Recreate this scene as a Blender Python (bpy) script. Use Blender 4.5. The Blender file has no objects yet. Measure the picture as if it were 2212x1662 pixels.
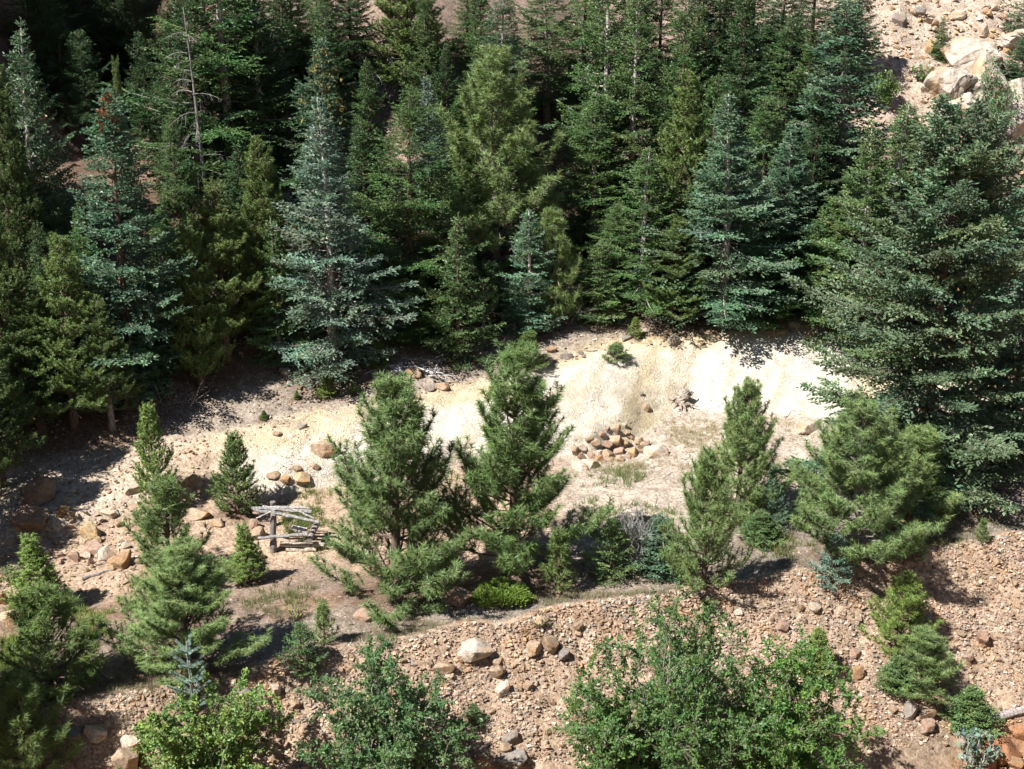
import bpy, bmesh, math, random
import numpy as np
from mathutils import Vector, Matrix, Euler, noise as mnoise

# ------------------------------------------------------------------ camera, sky, sun, exposure
S = bpy.context.scene
COL = S.collection
PITCH = math.radians(22.0)
CAM_H = 21.5
FPX = 3039.0            # focal length in units of a 2212-wide picture
CX, CY = 1106.0, 831.0
cam_d = bpy.data.cameras.new('camera')
cam = bpy.data.objects.new('camera', cam_d)
COL.objects.link(cam)
cam.location = (0, 0, CAM_H)
cam.rotation_euler = (math.pi / 2 - PITCH, 0, 0)
cam_d.sensor_width = 36.0
cam_d.lens = 18.0 / (CX / FPX)
cam_d.clip_end = 2000
cam_d.clip_start = 0.1
S.camera = cam

SUN_EL = math.radians(53)
sun_h = Vector((-0.83, -0.557, 0)).normalized()
sun_dir = Vector((sun_h.x * math.cos(SUN_EL), sun_h.y * math.cos(SUN_EL), math.sin(SUN_EL)))
W = bpy.data.worlds.new('World'); S.world = W; W.use_nodes = True
wn = W.node_tree.nodes; wl = W.node_tree.links
wn.clear()
sky = wn.new('ShaderNodeTexSky'); sky.sky_type = 'NISHITA'; sky.sun_disc = False
sky.sun_elevation = SUN_EL
sky.sun_rotation = math.atan2(sun_h.x, sun_h.y)
sky.altitude = 2500
bg = wn.new('ShaderNodeBackground'); bg.inputs[1].default_value = 0.05
wo = wn.new('ShaderNodeOutputWorld')
wl.new(sky.outputs[0], bg.inputs[0]); wl.new(bg.outputs[0], wo.inputs[0])
sl = bpy.data.lights.new('sun', 'SUN'); sl.energy = 5.0; sl.angle = math.radians(0.53); sl.color = (1.0, 0.97, 0.92)
so = bpy.data.objects.new('sun', sl); COL.objects.link(so)
so.rotation_euler = sun_dir.to_track_quat('Z', 'Y').to_euler()
so.location = (-40, -20, 60)
S.view_settings.view_transform = 'Standard'; S.view_settings.look = 'None'
S.view_settings.exposure = 0.95; S.view_settings.gamma = 1.0
S.view_settings.use_curve_mapping = False
S.render.engine = 'CYCLES'
S.cycles.max_bounces = 3; S.cycles.diffuse_bounces = 2; S.cycles.glossy_bounces = 1
S.cycles.transmission_bounces = 2; S.cycles.transparent_max_bounces = 4
S.cycles.use_adaptive_sampling = True; S.cycles.adaptive_threshold = 0.03

# ------------------------------------------------------------------ noise + pixel rays
_rs = np.random.RandomState(7)
_TAB = _rs.rand(256, 256)
def vnoise(x, y):
    x = np.asarray(x, float); y = np.asarray(y, float)
    xi = np.floor(x).astype(int); yi = np.floor(y).astype(int)
    fx = x - xi; fy = y - yi
    fx = fx * fx * (3 - 2 * fx); fy = fy * fy * (3 - 2 * fy)
    a = _TAB[xi & 255, yi & 255]; b = _TAB[(xi + 1) & 255, yi & 255]
    c = _TAB[xi & 255, (yi + 1) & 255]; d = _TAB[(xi + 1) & 255, (yi + 1) & 255]
    return (a * (1 - fx) + b * fx) * (1 - fy) + (c * (1 - fx) + d * fx) * fy
def fbm(x, y, o=4):
    s = 0; a = 0.5; t = 0
    for i in range(o):
        s = s + a * (vnoise(x * 2 ** i + 17.3 * i, y * 2 ** i + 5.1 * i) * 2 - 1); t += a; a *= 0.5
    return s / t
ct, st = math.cos(PITCH), math.sin(PITCH)
def ray(u, v):
    a = (u - CX) / FPX; b = (CY - v) / FPX
    return np.array([a, ct + b * st, -st + b * ct])
def at_z(u, v, z):
    d = ray(u, v); t = (z - CAM_H) / d[2]
    return np.array([d[0] * t, d[1] * t, z])
def at_y(u, v, y):
    d = ray(u, v); t = y / d[1]
    return np.array([d[0] * t, y, CAM_H + d[2] * t])
def depth_of(p):
    return p[1] * ct - (p[2] - CAM_H) * st
def project(p):
    p = np.asarray(p, float)
    zc = p[..., 1] * ct - (p[..., 2] - CAM_H) * st
    yc = p[..., 1] * st + (p[..., 2] - CAM_H) * ct
    return CX + FPX * p[..., 0] / zc, CY - FPX * yc / zc

# ------------------------------------------------------------------ terrain break lines (seen position, height)
def curve(pts):
    P = np.array([at_z(u, v, z) for u, v, z in pts])
    o = np.argsort(P[:, 0]); P = P[o]
    return P
EDGE = curve([(-300,1620,0),(0,1568,0),(300,1515,0),(650,1440,0),(900,1398,0),(1100,1365,0),(1450,1300,0),(1700,1258,0),(2000,1208,0),(2212,1172,0),(2500,1130,0)])
BACK = curve([(-300,1480,.1),(0,1440,.1),(300,1420,.1),(480,1370,.1),(650,1330,.1),(860,1298,.1),(1000,1272,.1),(1150,1230,.05),(1450,1180,.1),(1750,1130,.1),(2212,1040,.2),(2500,1000,.2)])
GULLY = curve([(-300,1390,-.5),(0,1330,-.5),(300,1290,-.6),(480,1240,-.6),(650,1228,-.6),(860,1228,-.65),(1000,1218,-.6),(1150,1180,-.1),(1450,1110,.05),(1750,1040,.1),(2212,960,.2),(2500,920,.2)])
TOE = curve([(-300,1270,0),(0,1190,0),(300,1110,0),(450,1060,0),(600,1072,-.1),(750,1045,0),(1000,1010,.1),(1280,985,.2),(1365,962,.2),(1400,930,.25),(1440,900,.3),(1500,886,.3),(1600,885,.3),(1760,900,.3),(2000,860,.3),(2212,830,.3),(2500,790,.3)])
FACE = curve([(-300,1220,.4),(0,1150,.4),(300,1070,.4),(450,1022,.5),(600,1022,.6),(750,992,.7),(1000,960,.9),(1280,930,1.1),(1340,920,.85),(1390,898,.5),(1430,882,.42),(1500,860,.5),(1600,852,.7),(1760,862,.7),(2000,820,.7),(2212,790,.7),(2500,750,.7)])
TOPL = curve([(-300,1070,.8),(0,1000,.9),(300,955,1.1),(450,945,1.2),(600,910,1.4),(750,875,1.6),(1000,830,1.8),(1150,790,2.0),(1330,745,2.1),(1750,700,2.2),(2212,665,2.2),(2500,640,2.2)])
WOOD = curve([(-300,985,1.4),(0,930,1.6),(300,882,1.8),(420,858,1.9),(600,812,2.1),(850,775,2.4),(1000,745,2.5),(1300,692,2.5),(1750,650,2.7),(2212,600,2.7),(2500,580,2.7)])
def lines(x):
    """break-line y and z for an array of x; returns (K,N) arrays"""
    x = np.asarray(x, float)
    L = []
    cy = 29.0 + 0.36 * np.clip(x, -60, 60) + 0.5 * fbm(x * .25, x * 0 + 3.3, 2)
    L.append((x * 0 - 60, x * 0 + 45)); L.append((x * 0 - 3, x * 0 + 19.6)); L.append((x * 0 + 12, x * 0 + 8.0))
    L.append((cy - 1.8, x * 0 - 4.0)); L.append((cy - 0.2, x * 0 - 3.95)); 
    for k, C in enumerate((EDGE, BACK, GULLY, TOE, FACE, TOPL, WOOD)):
        xc = np.clip(x, C[0, 0], C[-1, 0])
        s = (C[-1, 1] - C[0, 1]) / (C[-1, 0] - C[0, 0])
        y = np.interp(xc, C[:, 0], C[:, 1]) + np.clip(x - xc, -60, 60) * s
        y = y + (0.25 if k in (0, 1, 2) else 0.12) * fbm(x * .45, x * 0 + 9.7 + k, 3)
        L.append((y, np.interp(xc, C[:, 0], C[:, 2])))
    yw, zw = L[-1]
    yh = yw + 6; zh = zw + 3.0
    L.append((yh, zh)); L.append((yw + 26, zh + 20 * 0.70)); L.append((yw + 90, zh + 20 * .7 + 64 * .72)); L.append((yw + 400, zh + 60 + 60))
    Y = np.array([l[0] for l in L]); Z = np.array([l[1] for l in L])
    for i in range(1, len(Y)):
        Y[i] = np.maximum(Y[i], Y[i - 1] + 0.04)
    return Y, Z
def sstep(a, b, x):
    t = np.clip((x - a) / (b - a), 0, 1); return t * t * (3 - 2 * t)
def lin_height(x, y, Y, Z):
    z = np.zeros_like(y) + Z[0]
    for i in range(len(Y) - 1):
        t = np.clip((y - Y[i]) / (Y[i + 1] - Y[i]), 0, 1)
        z = z + (Z[i + 1] - Z[i]) * t
    return z
def height(x, y):
    x = np.atleast_1d(np.asarray(x, float)); y = np.atleast_1d(np.asarray(y, float))
    Y, Z = lines(x)
    z = 0
    for d, w in ((-.18, .15), (-.09, .22), (0, .26), (.09, .22), (.18, .15)):
        z = z + w * lin_height(x, y + d, Y, Z)
    WY = Y[11]
    hill = sstep(0, 8, y - WY)
    # ravine cut into the hillside
    xr = -18.6 - 0.20 * (y - 62)
    dx = x - xr
    prof = np.where(dx < 0, np.exp(-(dx / 2.2) ** 2), np.exp(-(dx / 4.2) ** 2))
    z = z - 9.0 * prof * sstep(55, 68, y) * (1 - sstep(95, 120, y))
    # spur raised left of the ravine, put in for its shadow
    z = z + 9.0 * sstep(2.5, 9, -dx - 0.5) * sstep(53, 66, y) * (1 - sstep(20, 60, -dx))
    # unseen knob added on the spur, off to the left, to shade the ravine
    z = z + 15.0 * np.exp(-(((x + 30.5) / 5.2) ** 2 + ((y - 55.5) / 6.5) ** 2))
    z = z + hill * (1.1 * fbm(x * .16 + 3, y * .16, 3) + .35 * fbm(x * .8, y * .8, 3))
    zt = sstep(0, .6, y - Y[9]) * (1 - sstep(-.8, .4, y - Y[10]))
    zb = sstep(.3, 1.2, y - Y[4]) * (1 - sstep(-.7, -.1, y - Y[5]))
    q = x - .35 * y + .8 * fbm(x * .5, y * .5 + 7, 2)
    z = z - (.10 * zt + .14 * zb) * np.exp(-(fbm(q * .8, y * .12, 2) / .10) ** 2)
    z = z + (.05 * zt + .10 * zb) * fbm(x * 1.6 + 3, y * 1.6, 3)
    z = z + .34 * np.exp(-((y - Y[5] - .15) / .5) ** 2) * (.75 + .5 * fbm(x * .5, x * 0 + 2, 2))
    z = z + .10 * fbm(x * .7 + 40, y * .7 + 11, 4) + .035 * fbm(x * 3.1, y * 3.1, 3)
    return z
def gz(x, y):
    return float(height(x, y)[0])
def cast(u, v):
    d = ray(u, v)
    ts = np.linspace(20, 130, 900)
    P = d[None, :] * ts[:, None]; P[:, 2] += CAM_H
    h = height(P[:, 0], P[:, 1])
    below = np.where(P[:, 2] < h)[0]
    if len(below) == 0: return P[-1]
    i = max(below[0], 1)
    a = P[i - 1, 2] - h[i - 1]; b = h[i] - P[i, 2]
    t = ts[i - 1] + (ts[i] - ts[i - 1]) * a / (a + b + 1e-9)
    p = d * t; p[2] += CAM_H
    p[2] = gz(p[0], p[1])
    return p

# ------------------------------------------------------------------ mesh helpers
def mesh_np(name, V, F, cols=None, mat=None, smooth=False, attrs=None):
    """V (n,3); F (m,3) or (m,4) int; cols (n,3)"""
    V = np.ascontiguousarray(V, np.float32); F = np.ascontiguousarray(F, np.int32)
    k = F.shape[1]
    me = bpy.data.meshes.new(name)
    me.vertices.add(len(V)); me.vertices.foreach_set('co', V.ravel())
    me.loops.add(F.size); me.loops.foreach_set('vertex_index', F.ravel())
    me.polygons.add(len(F))
    me.polygons.foreach_set('loop_start', np.arange(0, F.size, k, dtype=np.int32))
    me.polygons.foreach_set('loop_total', np.full(len(F), k, np.int32))
    me.update(calc_edges=True)
    if smooth:
        me.polygons.foreach_set('use_smooth', np.ones(len(F), bool))
    else:
        me.polygons.foreach_set('use_smooth', np.zeros(len(F), bool))
    if cols is not None:
        a = me.color_attributes.new('Col', 'FLOAT_COLOR', 'POINT')
        c = np.ones((len(V), 4), np.float32); c[:, :3] = cols
        a.data.foreach_set('color', c.ravel())
    for nm, arr in (attrs or {}).items():
        a = me.attributes.new(nm, 'FLOAT', 'POINT'); a.data.foreach_set('value', np.ascontiguousarray(arr, np.float32))
    if mat: me.materials.append(mat)
    return me
def link(name, data, parent=None, loc=None, rot=None, scale=None, color=None, **props):
    o = bpy.data.objects.new(name, data)
    COL.objects.link(o)
    if parent is not None: o.parent = parent
    if loc is not None: o.location = loc
    if rot is not None: o.rotation_euler = rot
    if scale is not None: o.scale = scale
    if color is not None: o.color = (*color, 1)
    for k, v in props.items():
        if v is not None: o[k] = v
    return o
def unit(v):
    return v / np.maximum(np.linalg.norm(v, axis=-1, keepdims=True), 1e-9)
class Geo:
    def __init__(s): s.V = []; s.F = []; s.C = []; s.n = 0
    def add(s, V, F, C=None):
        V = np.asarray(V, float); F = np.asarray(F, int)
        s.V.append(V); s.F.append(F + s.n); s.n += len(V)
        if C is not None: s.C.append(np.broadcast_to(np.asarray(C, float), (len(V), 3)))
    def mesh(s, name, mat, smooth=False):
        return mesh_np(name, np.concatenate(s.V), np.concatenate(s.F), np.concatenate(s.C) if s.C else None, mat, smooth)
def tube(P, R, sides=6, cap=True):
    """tapered tube along points; triangles"""
    P = np.asarray(P, float); R = np.asarray(R, float)
    n = len(P)
    T = np.gradient(P, axis=0); T = unit(T)
    ref = np.array([0, 0, 1.0]) if abs(T[0, 2]) < .9 else np.array([1.0, 0, 0])
    A = unit(np.cross(T, ref)); B = np.cross(T, A)
    an = np.arange(sides) * 2 * math.pi / sides
    V = P[:, None] + R[:, None, None] * (A[:, None] * np.cos(an)[None, :, None] + B[:, None] * np.sin(an)[None, :, None])
    V = V.reshape(-1, 3)
    F = []
    for i in range(n - 1):
        for j in range(sides):
            a = i * sides + j; b = i * sides + (j + 1) % sides
            F += [(a, b, b + sides), (a, b + sides, a + sides)]
    if cap:
        V = np.vstack([V, P[:1], P[-1:]]); c0 = n * sides; c1 = c0 + 1
        for j in range(sides):
            F.append((c0, (j + 1) % sides, j)); F.append((c1, (n - 1) * sides + j, (n - 1) * sides + (j + 1) % sides))
    return V, np.array(F, int)

# ------------------------------------------------------------------ materials
def newmat(name):
    m = bpy.data.materials.new(name); m.use_nodes = True
    n = m.node_tree.nodes; n.clear()
    return m, n, m.node_tree.links
def mixc(n, l, typ, fac, a, b):
    x = n.new('ShaderNodeMix'); x.data_type = 'RGBA'; x.blend_type = typ
    for s, v in ((0, fac), (6, a), (7, b)):
        if hasattr(v, 'links'): l.new(v, x.inputs[s])
        else: x.inputs[s].default_value = v if s == 0 else (*v, 1)
    return x.outputs[2]
def foliage_mat(name, rough, trans, spec):
    m, n, l = newmat(name)
    at = n.new('ShaderNodeVertexColor'); at.layer_name = 'Col'
    oi = n.new('ShaderNodeObjectInfo')
    c = mixc(n, l, 'MULTIPLY', 1.0, at.outputs[0], oi.outputs['Color'])
    p = n.new('ShaderNodeBsdfPrincipled'); p.inputs['Roughness'].default_value = rough
    p.inputs['Specular IOR Level'].default_value = spec
    t = n.new('ShaderNodeBsdfTranslucent'); mx = n.new('ShaderNodeMixShader'); mx.inputs[0].default_value = trans
    o = n.new('ShaderNodeOutputMaterial')
    l.new(c, p.inputs['Base Color']); l.new(c, t.inputs[0])
    l.new(p.outputs[0], mx.inputs[1]); l.new(t.outputs[0], mx.inputs[2]); l.new(mx.outputs[0], o.inputs[0])
    return m
M_NEEDLE = foliage_mat('conifer_needles', .45, .22, .45)
M_LEAF = foliage_mat('shrub_leaves', .45, .3, .4)
M_GRASS = foliage_mat('grass_blades', .6, .3, .2)
def bark_mat():
    m, n, l = newmat('bark')
    oi = n.new('ShaderNodeObjectInfo'); tc = n.new('ShaderNodeTexCoord')
    mp = n.new('ShaderNodeMapping'); mp.inputs['Scale'].default_value = (9, 9, 2.2)
    nz = n.new('ShaderNodeTexNoise'); nz.inputs['Scale'].default_value = 2.0; nz.inputs['Detail'].default_value = 3
    rp = n.new('ShaderNodeValToRGB'); rp.color_ramp.elements[0].color = (.45, .45, .45, 1); rp.color_ramp.elements[1].color = (1.35, 1.35, 1.35, 1)
    rp.color_ramp.elements[0].position = .3; rp.color_ramp.elements[1].position = .7
    c = mixc(n, l, 'MULTIPLY', 1.0, rp.outputs[0], oi.outputs['Color'])
    p = n.new('ShaderNodeBsdfPrincipled'); p.inputs['Roughness'].default_value = .9; p.inputs['Specular IOR Level'].default_value = .15
    b = n.new('ShaderNodeBump'); b.inputs['Strength'].default_value = .4; b.inputs['Distance'].default_value = .015
    o = n.new('ShaderNodeOutputMaterial')
    l.new(tc.outputs['Object'], mp.inputs[0]); l.new(mp.outputs[0], nz.inputs[0]); l.new(nz.outputs[0], rp.inputs[0])
    l.new(c, p.inputs['Base Color']); l.new(nz.outputs[0], b.inputs['Height']); l.new(b.outputs[0], p.inputs['Normal']); l.new(p.outputs[0], o.inputs[0])
    return m
M_BARK = bark_mat()
def stone_mat(name, vcol):
    m, n, l = newmat(name)
    tc = n.new('ShaderNodeTexCoord')
    nz = n.new('ShaderNodeTexNoise'); nz.inputs['Scale'].default_value = 3.5; nz.inputs['Detail'].default_value = 3; nz.inputs['Roughness'].default_value = .65
    rp = n.new('ShaderNodeValToRGB'); e = rp.color_ramp.elements
    e[0].position = .3; e[1].position = .72; e[0].color = (.55, .5, .45, 1); e[1].color = (1.18, 1.16, 1.12, 1)
    if vcol:
        src = n.new('ShaderNodeVertexColor'); src.layer_name = 'Col'; base = src.outputs[0]
    else:
        src = n.new('ShaderNodeObjectInfo'); base = src.outputs['Color']
    c = mixc(n, l, 'MULTIPLY', 1.0, rp.outputs[0], base)
    n2 = n.new('ShaderNodeTexNoise'); n2.inputs['Scale'].default_value = 1.3; n2.inputs['Detail'].default_value = 1
    r2 = n.new('ShaderNodeValToRGB'); r2.color_ramp.elements[0].position = .5; r2.color_ramp.elements[1].position = .68
    c2 = mixc(n, l, 'MULTIPLY', r2.outputs[0], c, (1.0, .84, .66))   # iron staining
    p = n.new('ShaderNodeBsdfPrincipled'); p.inputs['Roughness'].default_value = .88; p.inputs['Specular IOR Level'].default_value = .25
    b = n.new('ShaderNodeBump'); b.inputs['Strength'].default_value = .8; b.inputs['Distance'].default_value = .03
    n3 = n.new('ShaderNodeTexNoise'); n3.inputs['Scale'].default_value = 14; n3.inputs['Detail'].default_value = 2
    o = n.new('ShaderNodeOutputMaterial')
    l.new(tc.outputs['Object'], nz.inputs[0]); l.new(tc.outputs['Object'], n2.inputs[0]); l.new(tc.outputs['Object'], n3.inputs[0])
    l.new(nz.outputs[0], rp.inputs[0]); l.new(n2.outputs[0], r2.inputs[0])
    l.new(c2, p.inputs['Base Color']); l.new(n3.outputs[0], b.inputs['Height']); l.new(b.outputs[0], p.inputs['Normal']); l.new(p.outputs[0], o.inputs[0])
    return m
M_STONE = stone_mat('weathered_stone', False)
M_PEBBLE = stone_mat('loose_gravel', True)
def ground_mat():
    m, n, l = newmat('bare_ground')
    tc = n.new('ShaderNodeTexCoord')
    vc = n.new('ShaderNodeVertexColor'); vc.layer_name = 'Col'
    ck = n.new('ShaderNodeAttribute'); ck.attribute_name = 'crack'
    nz = n.new('ShaderNodeTexNoise'); nz.inputs['Scale'].default_value = 2.2; nz.inputs['Detail'].default_value = 4; nz.inputs['Roughness'].default_value = .7
    rp = n.new('ShaderNodeValToRGB'); e = rp.color_ramp.elements
    e[0].position = .3; e[1].position = .7; e[0].color = (.72, .68, .64, 1); e[1].color = (1.2, 1.2, 1.18, 1)
    nf0 = n.new('ShaderNodeTexVoronoi'); nf0.inputs['Scale'].default_value = 13; nf0.inputs['Randomness'].default_value = 1.0
    nfs = n.new('ShaderNodeSeparateColor'); l.new(nf0.outputs['Color'], nfs.inputs[0])
    nfi = n.new('ShaderNodeMath'); nfi.operation = 'SUBTRACT'; nfi.inputs[0].default_value = 1.0; l.new(nf0.outputs['Distance'], nfi.inputs[1])
    nfm = n.new('ShaderNodeMath'); nfm.operation = 'MULTIPLY'; l.new(nfi.outputs[0], nfm.inputs[0]); l.new(nfs.outputs[0], nfm.inputs[1])
    rf = n.new('ShaderNodeValToRGB'); e = rf.color_ramp.elements
    e[0].position = .1; e[1].position = .9; e[0].color = (.72, .69, .66, 1); e[1].color = (1.2, 1.18, 1.16, 1)
    c = mixc(n, l, 'MULTIPLY', 1.0, vc.outputs[0], rp.outputs[0])
    inv = n.new('ShaderNodeMath'); inv.operation = 'SUBTRACT'; inv.inputs[0].default_value = 1.0
    l.new(ck.outputs['Fac'], inv.inputs[1])
    c = mixc(n, l, 'MULTIPLY', inv.outputs[0], c, rf.outputs[0])
    # dried-mud cracks, warped
    wn_ = n.new('ShaderNodeTexNoise'); wn_.inputs['Scale'].default_value = 3.0; wn_.inputs['Detail'].default_value = 1
    add = n.new('ShaderNodeVectorMath'); add.operation = 'MULTIPLY_ADD'
    add.inputs[1].default_value = (.35, .35, .35)
    mp = n.new('ShaderNodeMapping'); mp.inputs['Scale'].default_value = (1, .75, 1)
    l.new(tc.outputs['Object'], mp.inputs[0]); l.new(mp.outputs[0], wn_.inputs[0])
    l.new(wn_.outputs['Color'], add.inputs[0]); l.new(mp.outputs[0], add.inputs[2])
    vo = n.new('ShaderNodeTexVoronoi'); vo.feature = 'DISTANCE_TO_EDGE'; vo.inputs['Scale'].default_value = 8.5
    l.new(add.outputs[0], vo.inputs['Vector'])
    cr = n.new('ShaderNodeMapRange'); cr.inputs[1].default_value = 0.0; cr.inputs[2].default_value = .10; cr.inputs[3].default_value = 1; cr.inputs[4].default_value = 0
    l.new(vo.outputs['Distance'], cr.inputs[0])
    br = n.new('ShaderNodeMapRange'); br.inputs[1].default_value = .44; br.inputs[2].default_value = .66
    l.new(nz.outputs[0], br.inputs[0])
    cm = n.new('ShaderNodeMath'); cm.operation = 'MULTIPLY'; l.new(cr.outputs[0], cm.inputs[0]); l.new(ck.outputs['Fac'], cm.inputs[1])
    cm2 = n.new('ShaderNodeMath'); cm2.operation = 'MULTIPLY'; l.new(cm.outputs[0], cm2.inputs[0]); l.new(br.outputs[0], cm2.inputs[1])
    c = mixc(n, l, 'MULTIPLY', cm2.outputs[0], c, (.50, .42, .33))
    p = n.new('ShaderNodeBsdfPrincipled'); p.inputs['Roughness'].default_value = .95; p.inputs['Specular IOR Level'].default_value = .12
    hs = n.new('ShaderNodeMath'); hs.operation = 'MULTIPLY_ADD'; hs.inputs[1].default_value = -.8
    l.new(cm.outputs[0], hs.inputs[0]); l.new(nfm.outputs[0], hs.inputs[2])
    b = n.new('ShaderNodeBump'); b.inputs['Strength'].default_value = .7; b.inputs['Distance'].default_value = .04
    l.new(hs.outputs[0], b.inputs['Height'])
    o = n.new('ShaderNodeOutputMaterial')
    l.new(tc.outputs['Object'], nz.inputs[0]); l.new(tc.outputs['Object'], nf0.inputs['Vector']); l.new(nz.outputs[0], rp.inputs[0]); l.new(nfs.outputs[1], rf.inputs[0])
    l.new(c, p.inputs['Base Color']); l.new(b.outputs[0], p.inputs['Normal']); l.new(p.outputs[0], o.inputs[0])
    return m
M_GROUND = ground_mat()

# ------------------------------------------------------------------ the ground
C_BANK = np.array((.375, .285, .215)); C_TERR = np.array((.225, .203, .18)); C_TAIL = np.array((.63, .59, .52)); C_YEL = np.array((.54, .44, .27))
C_SCREE = np.array((.29, .25, .215)); C_WOODS = np.array((.215, .165, .14)); C_RED = np.array((.28, .185, .14)); C_ORANGE = np.array((.27, .16, .095))
C_LITTER = np.array((.15, .098, .074)); C_FLAT = np.array((.42, .365, .315)); C_ROCKY = np.array((.46, .395, .325))
def ground_color(x, y, Y):
    """the soil's own colour by place; also the amount of mud cracking"""
    n1 = fbm(x * .5, y * .5, 4); n2 = fbm(x * 1.7 + 8, y * 1.7, 4); n3 = fbm(x * .2 + 5, y * .35 + 2, 3)
    w = .45 * n2 + .25 * n1
    def blend(c, d, t): return c * (1 - t[:, None]) + d * t[:, None]
    c = np.tile(np.array((.30, .22, .15)), (len(x), 1))
    c = blend(c, np.array((.26, .20, .15)), sstep(-.8, .2, y - Y[3] + w))
    c = blend(c, C_ORANGE, sstep(-.8, .2, y - Y[3] + w) * sstep(12.3, 13.6, x + .8 * n2))
    c = blend(c, C_BANK, sstep(.6, 1.6, y - Y[4] + w))
    u, v = project(np.stack([x, y, height(x, y)], -1))
    c = blend(c, C_TERR, sstep(.25, .75, y - Y[5] + .5 * w) * (.75 + .25 * sstep(-.3, .3, n1)))
    flat = sstep(3.2, 5.2, x) ; left = 1 - sstep(-4.5, -1, x)
    c = blend(c, C_FLAT, sstep(-.3, 1.0, y - Y[6] + w) * sstep(0, 3, x))
    c = blend(c, C_RED, sstep(-.3, .5, y - Y[6] + w) * (1 - sstep(-.5, 2, x)) * (.35 + .5 * sstep(-.1, .3, n1)))
    c = blend(c, C_BANK * 1.05, sstep(-.4, .6, y - Y[7] + w) * (1 - sstep(0, 3, x)))
    c = blend(c, C_ROCKY, sstep(-.3, .6, y - Y[8] + w) * (1 - sstep(-12.5, -10.5, x)) )
    tail = sstep(-.25, .15, y - Y[8] + .4 * w) * sstep(-11.5, -9.5, x + n1)
    c = blend(c, C_TAIL, tail)
    yel = sstep(.0, .6, n3 + .3 * n1 + .42 * sstep(-1.6, -.2, y - Y[10]))
    c = blend(c, C_YEL * 1.05, tail * yel * .75)
    rub = tail * (1 - sstep(-5.5, -1, x + 2.5 * n1)) * (.1 + .35 * sstep(0, .5, n2))
    c = blend(c, np.array((.46, .39, .31)), rub)
    wash = tail * sstep(.15, .5, fbm((x - .35 * y) * 1.9, y * .35, 3))
    c = blend(c, np.array((.50, .42, .31)), wash * .7)
    # yellow gully stripe running down the mound
    xs = 5.0 + .55 * (49 - y) * -1 * .35
    c = blend(c, C_YEL, tail * np.exp(-((x - xs + .4 * n2) / .75) ** 2) * .5)
    c = blend(c, C_SCREE, sstep(-.5, .4, y - Y[10] + w * 1.3))
    c = blend(c, C_YEL * .95, sstep(-.6, .1, y - Y[10] + w) * (1 - sstep(.2, 1.2, y - Y[10] + w)) * sstep(0, 5, x) * .7)
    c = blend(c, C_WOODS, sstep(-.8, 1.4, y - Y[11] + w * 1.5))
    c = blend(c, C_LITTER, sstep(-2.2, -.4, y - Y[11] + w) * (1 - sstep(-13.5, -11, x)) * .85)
    # pale rocky slope up on the right
    pale = sstep(7, 10, y - Y[11] + 2 * n1) * sstep(13.5, 17, x + 2 * n1 + .25 * (y - 60))
    c = blend(c, np.array((.43, .36, .30)), pale)
    pinkish = sstep(3, 8, y - Y[11]) * sstep(0, .5, n1) * .6
    c = blend(c, np.array((.34, .26, .22)), pinkish * (1 - pale))
    c = c * (1 + .16 * n2[:, None] + .10 * n1[:, None])
    crack = tail * (1 - sstep(-.7, .1, y - Y[10] + w))
    return np.clip(c, .01, .95), crack
xs_f = np.arange(-31, 31.01, .155)
xs_o = np.concatenate([-np.array([300, 220, 160, 120, 90, 70, 55, 45, 38, 34.])[:], xs_f, np.array([34, 38, 45, 55, 70, 90, 120, 160, 220, 300.])])
def strip(name, k0, k1, rows, label_kind='structure', bias=1.0):
    x = xs_o; Y, Z = lines(x)
    V = []; 
    ts = np.linspace(0, 1, rows + 1) ** bias
    T = []
    for k in range(k0, k1):
        seg = ts if k == k0 else ts[1:]
        for t in seg: T.append(Y[k] * (1 - t) + Y[k + 1] * t)
    YY = np.array(T); R, N = YY.shape
    XX = np.broadcast_to(x, (R, N))
    xf, yf = XX.ravel(), YY.ravel()
    YL = np.broadcast_to(Y[:, None, :], (Y.shape[0], R, N)).reshape(Y.shape[0], -1)
    zf = np.concatenate([height(xf[i:i + 60000], yf[i:i + 60000]) for i in range(0, len(xf), 60000)])
    col, crack = ground_color(xf, yf, YL)
    i = np.arange(R - 1)[:, None] * N + np.arange(N - 1)[None, :]
    F = np.stack([i, i + 1, i + N + 1, i + N], -1).reshape(-1, 4)
    me = mesh_np(name, np.stack([xf, yf, zf], -1), F, col, M_GROUND, True, {'crack': crack})
    return link(name, me, kind='structure')
strip('valley_side', 0, 3, 10)
strip('creek_bed', 3, 4, 12)
strip('gravel_bank', 4, 5, 56)
strip('terrace_ground', 5, 6, 34)
strip('gully_ground', 6, 8, 26)
strip('tailings_mound', 8, 10, 44)
strip('scree_ground', 10, 11, 26)
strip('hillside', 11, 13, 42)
strip('far_hillside', 13, 15, 14)
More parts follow.
